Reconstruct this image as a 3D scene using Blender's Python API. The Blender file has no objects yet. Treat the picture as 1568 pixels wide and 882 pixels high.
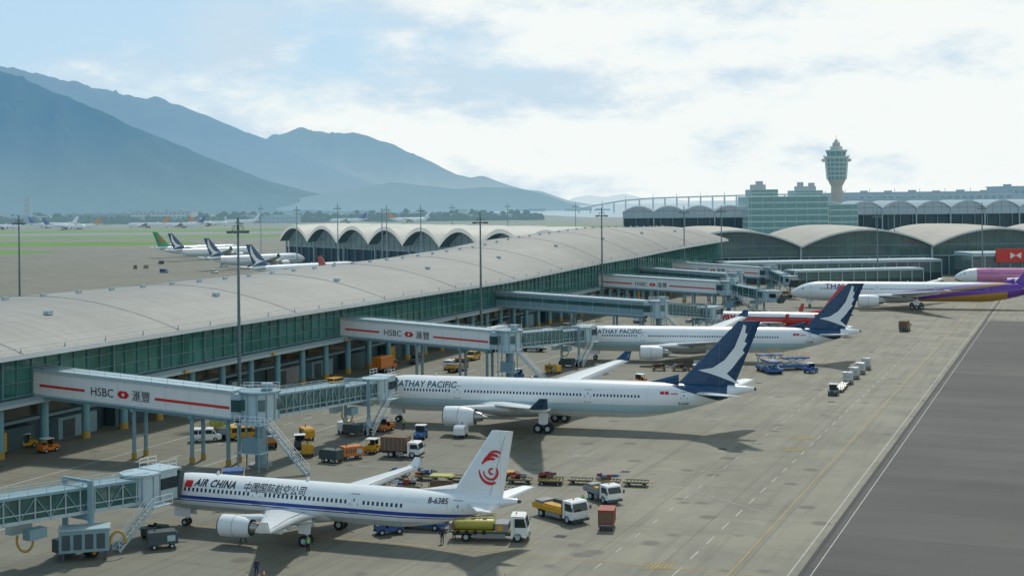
import bpy, bmesh, math, random
from mathutils import Vector, Matrix, noise
random.seed(11)
D=bpy.data; SC=bpy.context.scene; COL=SC.collection
V=Vector
# ---------------------------------------------------------------- materials
HAZE=(0.42,0.60,0.70)
def nn(nt,t,**k):
    n=nt.nodes.new(t)
    for a,b in k.items(): setattr(n,a,b)
    return n
def mth(nt,op,a,b=None,c=None):
    n=nt.nodes.new('ShaderNodeMath'); n.operation=op
    for i,v in enumerate((a,b,c)):
        if v is None: continue
        if isinstance(v,(int,float)): n.inputs[i].default_value=v
        else: nt.links.new(v,n.inputs[i])
    return n.outputs[0]
def mixc(nt,f,a,b,mode='MIX'):
    n=nt.nodes.new('ShaderNodeMix'); n.data_type='RGBA'; n.blend_type=mode
    for i,v in ((0,f),(6,a),(7,b)):
        if isinstance(v,(int,float)): n.inputs[i].default_value=v
        elif isinstance(v,tuple): n.inputs[i].default_value=(v[0],v[1],v[2],1)
        else: nt.links.new(v,n.inputs[i])
    return n.outputs[2]
def mrange(nt,v,a,b,c=0,d=1,smooth=False):
    r=nn(nt,'ShaderNodeMapRange'); 
    if smooth: r.interpolation_type='SMOOTHSTEP'
    r.inputs['From Min'].default_value=a; r.inputs['From Max'].default_value=b; r.inputs['To Min'].default_value=c; r.inputs['To Max'].default_value=d; nt.links.new(v,r.inputs[0]); return r.outputs[0]
def newmat(name):
    m=D.materials.new(name); m.use_nodes=True; nt=m.node_tree
    b=nt.nodes['Principled BSDF']; o=nt.nodes['Material Output']
    return m,nt,b,o
def addhaze(nt,b,o,fac,col=HAZE):
    e=nn(nt,'ShaderNodeEmission'); e.inputs[1].default_value=1
    if isinstance(col,tuple): e.inputs[0].default_value=(*col,1)
    else: nt.links.new(col,e.inputs[0])
    x=nn(nt,'ShaderNodeMixShader')
    if isinstance(fac,(int,float)): x.inputs[0].default_value=fac
    else: nt.links.new(fac,x.inputs[0])
    nt.links.new(b.outputs[0],x.inputs[1]); nt.links.new(e.outputs[0],x.inputs[2]); nt.links.new(x.outputs[0],o.inputs[0])
def noisetex(nt,scale,detail=4,rough=.55,vec=None):
    t=nn(nt,'ShaderNodeTexNoise'); t.inputs['Scale'].default_value=scale; t.inputs['Detail'].default_value=detail; t.inputs['Roughness'].default_value=rough
    if vec is None:
        c=nn(nt,'ShaderNodeTexCoord'); vec=c.outputs['Object']
    nt.links.new(vec,t.inputs['Vector'])
    return t.outputs['Fac']
_mc={}
def mat(name,col,rough=.6,metal=0,var=.18,scale=1.5,haze=0,bump=0,spec=.5,hc=HAZE):
    if name in _mc: return _mc[name]
    m,nt,b,o=newmat(name)
    f=noisetex(nt,scale)
    f2=mth(nt,'MULTIPLY_ADD',f,2*var,1-var)
    mul=nn(nt,'ShaderNodeVectorMath',operation='SCALE'); mul.inputs[0].default_value=col; nt.links.new(f2,mul.inputs['Scale'])
    nt.links.new(mul.outputs[0],b.inputs['Base Color'])
    b.inputs['Roughness'].default_value=rough; b.inputs['Metallic'].default_value=metal
    b.inputs['Specular IOR Level'].default_value=spec
    if bump:
        bp=nn(nt,'ShaderNodeBump'); bp.inputs['Strength'].default_value=bump; nt.links.new(f,bp.inputs['Height']); nt.links.new(bp.outputs[0],b.inputs['Normal'])
    if haze: addhaze(nt,b,o,haze,hc)
    _mc[name]=m; return m
def livery(name,base,layers,rough=.28,haze=0):
    """layers: list of (colour,[(a,b,c)...]) painted where a*x+b*z>c for all"""
    m,nt,b,o=newmat(name)
    tc=nn(nt,'ShaderNodeTexCoord'); sp=nn(nt,'ShaderNodeSeparateXYZ'); nt.links.new(tc.outputs['Object'],sp.inputs[0])
    x,y,z=sp.outputs
    n0=noisetex(nt,.6,5)
    cur=mixc(nt,mth(nt,'MULTIPLY',n0,.2),base,tuple(c*.85 for c in base))
    for col,ine in layers:
        f=None
        for a,bb,c in ine:
            g=mth(nt,'GREATER_THAN',mth(nt,'ADD',mth(nt,'MULTIPLY',x,a),mth(nt,'MULTIPLY',z,bb)),c)
            f=g if f is None else mth(nt,'MULTIPLY',f,g)
        cur=mixc(nt,f,cur,col)
    jr=mth(nt,'LESS_THAN',mth(nt,'FRACT',mth(nt,'DIVIDE',x,5.3)),.010)
    cur=mixc(nt,mth(nt,'MULTIPLY',jr,.3),cur,(.25,.28,.3))
    sc=nn(nt,'ShaderNodeMapping'); sc.inputs['Scale'].default_value=(.25,2,2.5); nt.links.new(tc.outputs['Object'],sc.inputs[0])
    st=noisetex(nt,1.5,5,.6,sc.outputs[0])
    cur=mixc(nt,mth(nt,'MULTIPLY',mrange(nt,st,.5,.75),.16),cur,(.3,.3,.28))
    nt.links.new(cur,b.inputs['Base Color']); b.inputs['Roughness'].default_value=rough
    b.inputs['Coat Weight'].default_value=.3
    if haze: addhaze(nt,b,o,haze)
    return m
# ---------------------------------------------------------------- mesh builder
def smoothstep(a): a=max(0,min(1,a)); return a*a*(3-2*a)
class MB:
    def __init__(s): s.v=[];s.f=[];s.m=[];s.sm=[];s.mats=[]
    def mi(s,mt):
        if mt not in s.mats: s.mats.append(mt)
        return s.mats.index(mt)
    def add(s,vs,fs,mt,sm=False):
        o=len(s.v); s.v+= [tuple(p) for p in vs]; i=s.mi(mt)
        for f in fs: s.f.append([a+o for a in f]); s.m.append(i); s.sm.append(sm)
    def poly(s,pts,mt): s.add(pts,[list(range(len(pts)))],mt)
    def box(s,a,b,mt):
        x0,y0,z0=a;x1,y1,z1=b
        s.add([(x0,y0,z0),(x1,y0,z0),(x1,y1,z0),(x0,y1,z0),(x0,y0,z1),(x1,y0,z1),(x1,y1,z1),(x0,y1,z1)],
          [[0,3,2,1],[4,5,6,7],[0,1,5,4],[1,2,6,5],[2,3,7,6],[3,0,4,7]],mt)
    def cbox(s,c,d,mt): s.box([c[i]-d[i]/2 for i in range(3)],[c[i]+d[i]/2 for i in range(3)],mt)
    def beam(s,p0,p1,w,h,mt,lift=0):
        p0=V(p0);p1=V(p1);d=(p1-p0)
        if d.length<1e-6: return
        d.normalize()
        up=V((0,0,1)) if abs(d.z)<.99 else V((0,1,0))
        sd=d.cross(up).normalized(); u=sd.cross(d)
        o=u*(h*lift); vs=[]
        for p in (p0,p1):
            for a,b in ((-1,-1),(1,-1),(1,1),(-1,1)): vs.append(p+o+sd*a*w/2+u*b*h/2)
        s.add(vs,[[0,3,2,1],[4,5,6,7],[0,1,5,4],[1,2,6,5],[2,3,7,6],[3,0,4,7]],mt)
    def loft(s,rings,mt,caps=True,sm=True,closed=True):
        n=len(rings[0]); vs=[p for r in rings for p in r]; fs=[]
        for i in range(len(rings)-1):
            for j in range(n if closed else n-1):
                k=(j+1)%n; fs.append([i*n+j,i*n+k,(i+1)*n+k,(i+1)*n+j])
        s.add(vs,fs,mt,sm)
        if caps and closed:
            s.add(rings[0],[list(range(n))[::-1]],mt); s.add(rings[-1],[list(range(n))],mt)
    def cyl(s,p0,p1,r0,r1,mt,n=12,caps=True):
        p0=V(p0);p1=V(p1);d=(p1-p0).normalized()
        a=d.orthogonal().normalized(); b=d.cross(a)
        rr=[[p+a*(r*math.cos(t*2*math.pi/n))+b*(r*math.sin(t*2*math.pi/n)) for t in range(n)] for p,r in ((p0,r0),(p1,r1))]
        s.loft(rr,mt,caps)
    def prism(s,prof,y0,y1,mt):
        n=len(prof)
        s.add([(x,y0,z) for x,z in prof]+[(x,y1,z) for x,z in prof],
          [list(range(n)),list(range(n,2*n))[::-1]]+[[i,i+n,(i+1)%n+n,(i+1)%n] for i in range(n)],mt)
    def obj(s,name,parent=None,world=False,loc=None,rz=0,bevel=0,fix=True):
        me=D.meshes.new(name)
        vs=s.v
        if world and parent is not None:
            inv=parent_inv(parent); vs=[inv@V(p) for p in vs]
        me.from_pydata([tuple(p) for p in vs],[],s.f)
        for mt in s.mats: me.materials.append(mt)
        me.polygons.foreach_set('material_index',s.m); me.polygons.foreach_set('use_smooth',s.sm)
        me.update()
        if fix:
            bm=bmesh.new(); bm.from_mesh(me); bmesh.ops.recalc_face_normals(bm,faces=bm.faces); bm.to_mesh(me); bm.free()
        ob=D.objects.new(name,me); COL.objects.link(ob)
        if parent is not None: ob.parent=parent
        if loc is not None: ob.location=loc
        if rz: ob.rotation_euler=(0,0,rz)
        if bevel:
            b=ob.modifiers.new('b','BEVEL'); b.width=bevel; b.segments=2; b.limit_method='ANGLE'
        return ob
def parent_inv(e):
    return (Matrix.Translation(e.location)@e.rotation_euler.to_matrix().to_4x4()).inverted()
def group(name,loc=(0,0,0),rz=0):
    e=D.objects.new(name,None); e.location=loc; e.rotation_euler=(0,0,rz); e.empty_display_size=1; COL.objects.link(e); return e
def text_geo(body,size,thick=0,shear=0,space=1,cuts=0):
    c=D.curves.new('t','FONT'); c.body=body; c.size=size; c.offset=thick; c.shear=shear; c.space_character=space; c.resolution_u=3
    o=D.objects.new('t',c); COL.objects.link(o)
    bpy.context.view_layer.update()
    dg=bpy.context.evaluated_depsgraph_get(); me=D.meshes.new_from_object(o.evaluated_get(dg))
    if cuts:   # slice so that the lettering can follow a curved skin
        bm=bmesh.new(); bm.from_mesh(me)
        for k in range(cuts+3):
            y=size*(-.25+1.1*k/(cuts+2))
            bmesh.ops.bisect_plane(bm,geom=bm.verts[:]+bm.edges[:]+bm.faces[:],plane_co=(0,y,0),plane_no=(0,1,0))
        bm.to_mesh(me); bm.free()
    vs=[v.co.copy() for v in me.vertices]; fs=[list(p.vertices) for p in me.polygons]
    D.objects.remove(o); D.curves.remove(c); D.meshes.remove(me)
    return vs,fs
# ---------------------------------------------------------------- common materials
M=dict(
 white=mat('white_paint',(.80,.82,.82),.4,var=.06),
 offw=mat('weathered_white_panel',(.66,.71,.72),.5,var=.10,scale=.7),
 steel=mat('painted_steel_blue_grey',(.20,.33,.38),.45,var=.15),
 lsteel=mat('light_steel',(.40,.52,.56),.4,var=.12),
 dsteel=mat('dark_steel',(.05,.08,.09),.5,var=.25),
 black=mat('rubber',(.018,.018,.02),.8,var=.3,scale=6),
 carglass=mat('vehicle_glass',(.02,.035,.04),.06,var=.1),
 yellow=mat('yellow_vehicle_paint',(.62,.33,.02),.42,var=.2,scale=3),
 lime=mat('lime_vehicle_paint',(.42,.40,.08),.45,var=.25,scale=3),
 orange=mat('orange_paint',(.60,.18,.02),.45,var=.15,scale=3),
 red=mat('red_paint',(.55,.045,.03),.4,var=.12,scale=3),
 redl=mat('red_sign_paint',(.62,.05,.035),.4,var=.08),
 blue=mat('blue_paint',(.03,.12,.33),.4,var=.2,scale=3),
 darkred=mat('brick_red_crate',(.33,.06,.035),.6,var=.3,scale=4),
 alu=mat('aluminium',(.55,.57,.58),.35,metal=.6,var=.15,scale=4),
 brown=mat('brown_tarp',(.17,.11,.07),.8,var=.3,scale=4),
 grey=mat('mid_grey',(.25,.27,.28),.6,var=.2),
 lamp=mat('lamp_glass',(.7,.7,.65),.2),
 beacon=mat('amber_beacon',(.7,.25,.02),.3),
 ink=mat('black_lettering',(.015,.015,.025),.5,var=.05),
 redink=mat('red_lettering',(.6,.02,.02),.5,var=.05),
 greenink=mat('dark_green_lettering',(.005,.07,.09),.5,var=.05),
 window=mat('cabin_window',(.02,.03,.045),.12,var=.2),
 wing=mat('wing_grey',(.62,.66,.66),.35,var=.10,scale=.8),
 fan=mat('fan_dark',(.03,.03,.035),.4,metal=.5),
 metal=mat('bare_metal',(.42,.41,.39),.3,metal=.8),
 hose=mat('yellow_hose',(.40,.27,.05),.7,var=.3,scale=5),
)
# ---------------------------------------------------------------- world
def make_world():
    w=D.worlds.new('World'); SC.world=w; w.use_nodes=True; nt=w.node_tree
    bg=nt.nodes['Background']; bg.inputs[1].default_value=.1
    sky=nn(nt,'ShaderNodeTexSky'); sky.sky_type='NISHITA'; sky.sun_disc=False
    sky.sun_elevation=math.radians(SUN_EL); sky.sun_rotation=math.radians(SUN_AZ); sky.air_density=1; sky.dust_density=1.5; sky.ozone_density=1
    tc=nn(nt,'ShaderNodeTexCoord'); mp=nn(nt,'ShaderNodeMapping'); mp.inputs['Scale'].default_value=(3.6,3.6,9); mp.inputs['Location'].default_value=(.35,.6,.35)
    nt.links.new(tc.outputs['Generated'],mp.inputs[0])
    sp=nn(nt,'ShaderNodeSeparateXYZ'); nt.links.new(tc.outputs['Generated'],sp.inputs[0])
    n1=noisetex(nt,1.15,9,.58,mp.outputs[0])
    mp2=nn(nt,'ShaderNodeMapping'); mp2.inputs['Scale'].default_value=(6,6,17); mp2.inputs['Location'].default_value=(2.3,1,.7); nt.links.new(tc.outputs['Generated'],mp2.inputs[0])
    n2=noisetex(nt,1.5,9,.62,mp2.outputs[0])
    f=mth(nt,'ADD',n1,mth(nt,'MULTIPLY',sp.outputs[0],.50))
    f=mth(nt,'SUBTRACT',f,mth(nt,'MULTIPLY',mth(nt,'MAXIMUM',sp.outputs[2],0),.70))
    cov=mrange(nt,f,.26,.43,smooth=True)
    shade=mth(nt,'SUBTRACT',mth(nt,'ADD',n2,mth(nt,'MULTIPLY',sp.outputs[0],.38)),mth(nt,'MULTIPLY',sp.outputs[2],.55))
    cloud=mixc(nt,mrange(nt,shade,.30,.55,smooth=True),(5.9,7.4,8.6),(9.2,9.65,9.5))
    blue=mixc(nt,.75,sky.outputs[0],(4.7,7.2,9.3))
    c=mixc(nt,cov,blue,cloud)
    up=mrange(nt,sp.outputs[2],.2,.7,1,.60)
    sc=nn(nt,'ShaderNodeVectorMath',operation='SCALE'); nt.links.new(c,sc.inputs[0]); nt.links.new(up,sc.inputs['Scale'])
    nt.links.new(sc.outputs[0],bg.inputs[0])
SUN_EL=52; SUN_AZ=8
make_world()
el,az=math.radians(SUN_EL),math.radians(SUN_AZ)
sd=V((math.sin(az)*math.cos(el),math.cos(az)*math.cos(el),math.sin(el)))
L=D.lights.new('sun','SUN'); L.energy=2.4; L.angle=math.radians(3.5); L.color=(1,.945,.84)
lo=D.objects.new('sun',L); lo.rotation_euler=sd.to_track_quat('Z','Y').to_euler(); lo.location=(0,0,300); COL.objects.link(lo)
# ---------------------------------------------------------------- camera
cam=D.cameras.new('camera'); co=D.objects.new('camera',cam); COL.objects.link(co); SC.camera=co
cam.sensor_width=36; cam.lens=36*2100/1568; cam.shift_y=-135/1568; cam.clip_end=60000; cam.clip_start=.5
co.matrix_world=Matrix.Translation((0,0,35.5))@Matrix.Rotation(math.radians(90),4,'X')@Matrix.Rotation(-.010,4,'Z')
SC.view_settings.view_transform='Standard'; SC.view_settings.look='None'; SC.view_settings.exposure=0
# ---------------------------------------------------------------- terminal frame
P0=V((-41.2,265.6,0)); U=V((.381,.9246,0)); W=V((.9246,-.381,0)); TRZ=math.atan2(U.y,U.x)
def F(s,v,z=0): return P0+U*s+W*v+V((0,0,z))
# ---------------------------------------------------------------- ground
def ground():
    m,nt,b,o=newmat('concrete_apron')
    tc=nn(nt,'ShaderNodeTexCoord'); mp=nn(nt,'ShaderNodeMapping'); mp.inputs['Rotation'].default_value=(0,0,-TRZ)
    nt.links.new(tc.outputs['Object'],mp.inputs[0]); sp=nn(nt,'ShaderNodeSeparateXYZ'); nt.links.new(mp.outputs[0],sp.inputs[0])
    x,y,_=sp.outputs
    xs=mth(nt,'DIVIDE',x,7.5); ys=mth(nt,'DIVIDE',y,7.5)
    jl=mth(nt,'MAXIMUM',mth(nt,'LESS_THAN',mth(nt,'FRACT',xs),.016),mth(nt,'LESS_THAN',mth(nt,'FRACT',ys),.018))
    cb=nn(nt,'ShaderNodeCombineXYZ'); nt.links.new(mth(nt,'FLOOR',xs),cb.inputs[0]); nt.links.new(mth(nt,'FLOOR',ys),cb.inputs[1])
    wn=nn(nt,'ShaderNodeTexWhiteNoise'); nt.links.new(cb.outputs[0],wn.inputs[0])
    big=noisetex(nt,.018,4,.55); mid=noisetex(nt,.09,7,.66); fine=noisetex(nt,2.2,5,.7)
    c=mixc(nt,mrange(nt,big,.3,.7),(.220,.213,.155),(.320,.290,.215))  # broad tone drift painted in for soft cloud shadow over the apron
    c=mixc(nt,mth(nt,'MULTIPLY',wn.outputs[0],.30),c,(.155,.150,.11))
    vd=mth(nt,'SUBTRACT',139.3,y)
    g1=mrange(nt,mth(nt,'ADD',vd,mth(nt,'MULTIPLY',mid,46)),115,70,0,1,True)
    c=mixc(nt,mth(nt,'MULTIPLY',g1,.50),c,(.115,.125,.095))  # stand area darkened in the colour for grime and broad shade together
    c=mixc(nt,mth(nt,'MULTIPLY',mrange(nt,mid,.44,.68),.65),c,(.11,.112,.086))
    c=mixc(nt,mth(nt,'MULTIPLY',fine,.18),c,(.16,.15,.12))
    ms=nn(nt,'ShaderNodeMapping'); ms.inputs['Scale'].default_value=(.03,.5,1); nt.links.new(mp.outputs[0],ms.inputs[0])
    st=noisetex(nt,1.2,5,.6,ms.outputs[0])
    c=mixc(nt,mth(nt,'MULTIPLY',mrange(nt,st,.5,.7),.5),c,(.10,.098,.078))
    ms2=nn(nt,'ShaderNodeMapping'); ms2.inputs['Scale'].default_value=(.5,.025,1); nt.links.new(mp.outputs[0],ms2.inputs[0])
    st2=noisetex(nt,1.0,5,.65,ms2.outputs[0])
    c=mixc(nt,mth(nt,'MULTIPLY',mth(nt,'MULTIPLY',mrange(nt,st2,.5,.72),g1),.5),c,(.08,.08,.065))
    vo=nn(nt,'ShaderNodeTexVoronoi'); vo.inputs['Scale'].default_value=.16; nt.links.new(mp.outputs[0],vo.inputs[0])
    sp_=mrange(nt,mth(nt,'ADD',vo.outputs[0],mth(nt,'MULTIPLY',mid,.35)),.36,.27,0,1)
    c=mixc(nt,mth(nt,'MULTIPLY',sp_,.6),c,(.055,.052,.045))
    c=mixc(nt,mth(nt,'MULTIPLY',jl,.55),c,(.07,.068,.055))
    nt.links.new(c,b.inputs['Base Color']); b.inputs['Roughness'].default_value=.75
    bp=nn(nt,'ShaderNodeBump'); bp.inputs['Strength'].default_value=.15; nt.links.new(fine,bp.inputs['Height']); nt.links.new(bp.outputs[0],b.inputs['Normal'])
    s2=nn(nt,'ShaderNodeSeparateXYZ'); nt.links.new(tc.outputs['Object'],s2.inputs[0])
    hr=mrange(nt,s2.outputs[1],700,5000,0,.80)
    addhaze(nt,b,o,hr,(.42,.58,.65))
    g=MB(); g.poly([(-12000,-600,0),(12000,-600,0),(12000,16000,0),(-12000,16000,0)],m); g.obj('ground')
    sm=mat('sea_water',(.12,.2,.24),.2,haze=.6); g=MB(); g.poly([(150,2600,.3),(9000,2600,.3),(9000,15000,.3),(-300,15000,.3),(-100,4000,.3)],sm); g.obj('sea')
    m,nt,b,o=newmat('asphalt')
    tc=nn(nt,'ShaderNodeTexCoord'); mp=nn(nt,'ShaderNodeMapping'); mp.inputs['Scale'].default_value=(.9,.035,1); nt.links.new(tc.outputs['Object'],mp.inputs[0])
    st=noisetex(nt,.16,6,.65,mp.outputs[0]); fn=noisetex(nt,3,5,.7); bg_=noisetex(nt,.05,5,.6)
    c=mixc(nt,mrange(nt,st,.3,.7),(.050,.052,.048),(.110,.107,.095)); c=mixc(nt,mth(nt,'MULTIPLY',fn,.35),c,(.045,.045,.043)); c=mixc(nt,mth(nt,'MULTIPLY',mrange(nt,bg_,.4,.7),.3),c,(.15,.14,.12))
    sp=nn(nt,'ShaderNodeSeparateXYZ'); nt.links.new(tc.outputs['Object'],sp.inputs[0])
    wnn=nn(nt,'ShaderNodeTexWhiteNoise',noise_dimensions='1D'); nt.links.new(mth(nt,'FLOOR',mth(nt,'DIVIDE',sp.outputs[0],14)),wnn.inputs['W'])
    c=mixc(nt,mth(nt,'MULTIPLY',wnn.outputs[0],.5),c,(.042,.042,.042))
    sm_=mth(nt,'LESS_THAN',mth(nt,'FRACT',mth(nt,'DIVIDE',sp.outputs[0],14)),.018); c=mixc(nt,mth(nt,'MULTIPLY',sm_,.6),c,(.03,.03,.03))
    nt.links.new(c,b.inputs['Base Color']); b.inputs['Roughness'].default_value=.8
    g=MB(); g.poly([(-300,-330,.004),(180,-330,.004),(180,-115,.004),(-300,-115,.004)],m)
    g.obj('asphalt_taxiway',loc=P0,rz=TRZ)
    mw=mat('marking_white',(.46,.46,.42),.7,var=.45,scale=1.2); my=mat('marking_yellow',(.42,.29,.07),.7,var=.45,scale=1.2); mk=mat('drain_channel',(.035,.035,.035),.8)
    g=MB(); z=.008
    def r(x0,x1,y0,y1,mt,zz=z): g.poly([(x0,y0,zz),(x1,y0,zz),(x1,y1,zz),(x0,y1,zz)],mt)
    r(-300,300,-113.9,-113.78,mw); r(-300,300,-115.2,-114.7,mk); r(-300,300,-115.9,-115.8,mw)
    x=-300
    while x<300: r(x,x+3.2,-103.8,-103.68,mw); x+=6.5
    x=-300
    while x<300: r(x,x+2.0,-96.1,-96.0,mw); x+=6.5
    r(-300,330,-108.6,-108.48,my,.012)
    r(-300,330,-30.2,-30.0,mw)
    x=-300
    while x<330: r(x,x+3,-22.2,-22.0,mw); x+=6
    r(-300,330,-14,-13.8,mw)
    for sx,vv in ((-40,92),(10,99),(60,90),(-60,84),(-95,88),(30,82),(90,95)):
        r(sx,sx+1.2,-vv-1.2,-vv,mk,.01)
    g.obj('apron_markings',loc=P0,rz=TRZ)
    g=MB()
    def line(p,q,w,mt,zz=.016):
        p=V((*p,0));q=V((*q,0)); d=(q-p).normalized(); n=V((-d.y,d.x,0))*w/2; o=V((0,0,zz)); g.poly([p-n+o,q-n+o,q+n+o,p+n+o],mt)
    for nose,h_ in STANDS:
        d=V((math.cos(h_),math.sin(h_))); n=V((-d.y,d.x)); p=V(nose)
        line(p-d*2,p+d*84,.16,my)
        for sgn in (-1,1):
            a=p+n*sgn*36; bq=a+d*52; line(a,bq,.12,mw,.020); line(a-d*6+n*sgn*-14,a,.12,mw,.020)
            line(bq,bq+n*-sgn*10+d*12,.12,mw,.024)
    for cx,cy,h in ((13.5,132.6,1),(38.9,193,1),(42.4,202,1),(9,190,0)):
        for k in range(6):
            a=V((cx-1.0+k*.42,cy-1)); line(a,a+V((.8,2.0)),.12,my if h else mw,.028)
        line((cx-1.5,cy-1.2),(cx+2.0,cy-1.2),.15,my if h else mw,.024); line((cx-1.2,cy+1.2),(cx+2.2,cy+1.2),.15,my if h else mw,.024)
    g.obj('stand_markings')
    gm=mat('airfield_grass',(.10,.25,.02),.9,var=.35,scale=.02,haze=.03); gm2=mat('airfield_grass_distant',(.11,.25,.035),.9,var=.4,scale=.01,haze=.12)
    gm3=mat('airfield_grass_far',(.10,.18,.06),.9,var=.4,scale=.006,haze=.5,hc=(.34,.52,.58))
    g=MB()
    def q(pts,mt,z=.03): g.poly([(a,b_,z) for a,b_ in pts],mt)
    q([(-900,985),(-360,985),(-330,1020),(-420,1085),(-900,1110)],gm)
    q([(-900,1190),(-330,1165),(-270,1190),(-300,1270),(-900,1320)],gm)
    q([(-1500,1400),(-150,1380),(0,1470),(-1500,1570)],gm2); q([(-1600,1690),(100,1680),(160,1820),(-1600,1880)],gm2)
    q([(-2500,2150),(100,2100),(120,2240),(-2500,2320)],gm3); q([(-2500,2750),(100,2700),(120,3050),(-2500,3100)],gm3); q([(-2600,3300),(0,3300),(0,4300),(-2600,4300)],gm3)
    g.obj('airfield_grass')
    wl=MB(); wm=mat('far_taxi_asphalt',(.2,.2,.19),.8,haze=.3)
    wl.poly([(-2500,1590,.05),(300,1570,.05),(300,1630,.05),(-2500,1650,.05)],wm); wl.poly([(-2500,2560,.05),(100,2540,.05),(100,2610,.05),(-2500,2620,.05)],wm)
    wl.obj('runway')
def hd(a): return math.radians(-a)
AC=((-41.0,153.2),hd(21)); CX1=((-25.0,222.8),hd(16)); CX2=((11.6,305),hd(12)); TW=((50,366),hd(18)); TH=((90,444),hd(16))
STANDS=[AC,CX1,CX2,TW]
ground()
# ---------------------------------------------------------------- mountains
def mountain(name,prof,Y0,front,back,fac,seed,hz,low=(.30,.49,.60)):
    m,nt,b,o=newmat(name+'_forest')
    f1=noisetex(nt,.004,9,.7); f2=noisetex(nt,.02,7,.75)
    c=mixc(nt,mrange(nt,f1,.32,.68),(.012,.032,.020),(.06,.095,.05)); c=mixc(nt,mth(nt,'MULTIPLY',f2,.5),c,(.015,.035,.025))
    nt.links.new(c,b.inputs['Base Color']); b.inputs['Roughness'].default_value=.95; b.inputs['Specular IOR Level'].default_value=.1
    tc=nn(nt,'ShaderNodeTexCoord'); sp=nn(nt,'ShaderNodeSeparateXYZ'); nt.links.new(tc.outputs['Object'],sp.inputs[0])
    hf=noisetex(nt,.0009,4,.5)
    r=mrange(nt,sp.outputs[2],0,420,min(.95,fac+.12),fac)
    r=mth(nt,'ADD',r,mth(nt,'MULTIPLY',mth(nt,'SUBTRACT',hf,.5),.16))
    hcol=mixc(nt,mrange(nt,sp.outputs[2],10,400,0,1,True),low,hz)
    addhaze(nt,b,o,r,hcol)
    xs=[p[0] for p in prof]; x0,x1=xs[0],xs[-1]; nx=int((x1-x0)/20); rows=56
    def ph(x):
        for i in range(len(prof)-1):
            if prof[i][0]<=x<=prof[i+1][0]:
                t=(x-prof[i][0])/(prof[i+1][0]-prof[i][0]); return prof[i][1]*(1-t)+prof[i+1][1]*t
        return 0
    vs=[];fs=[]
    for j in range(rows+1):
        t=j/rows
        tt=t/.75 if t<.75 else (1-t)/.25
        y=Y0-front*(1-tt) if t<.75 else Y0+back*(1-tt)
        for i in range(nx+1):
            x=x0+(x1-x0)*i/nx
            h=sum(ph(x+k*14) for k in (-1,0,1))/3
            wx=x+160*noise.noise(V((x*.0015,y*.0015,seed)))
            rn=noise.ridged_multi_fractal(V((wx*.0030+seed,y*.0011,seed*.7)),1.0,2.1,6,1.0,2.0)
            e=(1-tt)
            z=h*(tt**1.1)*(1+ (rn-1.0)*.9*min(1,e*2.0))
            z+=h*.022*noise.fractal(V((x*.012,y*.012,seed)),1,2,4)
            vs.append((x*(y/Y0)**.4,y,max(z,-5) if tt>0 else -8))
    n=nx+1
    for j in range(rows):
        for i in range(nx): fs.append([j*n+i,j*n+i+1,(j+1)*n+i+1,(j+1)*n+i])
    g=MB(); g.add(vs,fs,m,True); g.obj(name)
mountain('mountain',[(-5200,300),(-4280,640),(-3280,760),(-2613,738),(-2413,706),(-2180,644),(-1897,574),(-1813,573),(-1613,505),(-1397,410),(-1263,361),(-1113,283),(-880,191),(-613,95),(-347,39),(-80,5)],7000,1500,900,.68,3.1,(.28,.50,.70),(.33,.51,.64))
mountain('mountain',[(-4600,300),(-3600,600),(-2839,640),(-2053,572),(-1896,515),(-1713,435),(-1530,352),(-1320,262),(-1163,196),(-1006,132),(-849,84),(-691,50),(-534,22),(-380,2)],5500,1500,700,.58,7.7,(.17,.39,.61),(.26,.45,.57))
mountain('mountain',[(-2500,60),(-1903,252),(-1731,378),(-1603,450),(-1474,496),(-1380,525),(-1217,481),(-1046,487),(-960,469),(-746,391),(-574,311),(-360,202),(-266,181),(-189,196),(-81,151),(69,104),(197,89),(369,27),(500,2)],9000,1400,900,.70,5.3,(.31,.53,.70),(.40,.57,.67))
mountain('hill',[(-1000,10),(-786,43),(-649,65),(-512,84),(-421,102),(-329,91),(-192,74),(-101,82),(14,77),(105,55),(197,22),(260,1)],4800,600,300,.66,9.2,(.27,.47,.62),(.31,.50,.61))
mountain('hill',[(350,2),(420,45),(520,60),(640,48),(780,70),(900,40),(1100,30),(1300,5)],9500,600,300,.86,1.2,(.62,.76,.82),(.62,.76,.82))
# ---------------------------------------------------------------- glass / roof mats
def glassmat(name,c0,c1,cell=(3,1,2.1),haze=0,rough=.08):
    m,nt,b,o=newmat(name)
    tc=nn(nt,'ShaderNodeTexCoord'); dv=nn(nt,'ShaderNodeVectorMath',operation='DIVIDE'); dv.inputs[1].default_value=cell; nt.links.new(tc.outputs['Object'],dv.inputs[0])
    fl=nn(nt,'ShaderNodeVectorMath',operation='FLOOR'); nt.links.new(dv.outputs[0],fl.inputs[0])
    w=nn(nt,'ShaderNodeTexWhiteNoise'); nt.links.new(fl.outputs[0],w.inputs[0])
    n=noisetex(nt,.08,5,.6)
    c=mixc(nt,mrange(nt,n,.3,.7),c0,c1); c=mixc(nt,mth(nt,'MULTIPLY',w.outputs[0],.45),c,tuple(v*.4 for v in c0))
    mp=nn(nt,'ShaderNodeMapping'); mp.inputs['Scale'].default_value=(.5,.5,1.6); nt.links.new(tc.outputs['Object'],mp.inputs[0])
    k=noisetex(nt,.9,5,.7,mp.outputs[0]); c=mixc(nt,mth(nt,'MULTIPLY',mrange(nt,k,.56,.66),.4),c,(.16,.13,.09))
    nt.links.new(c,b.inputs['Base Color']); b.inputs['Roughness'].default_value=rough; b.inputs['Specular IOR Level'].default_value=.7
    if haze: addhaze(nt,b,o,haze)
    return m
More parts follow.
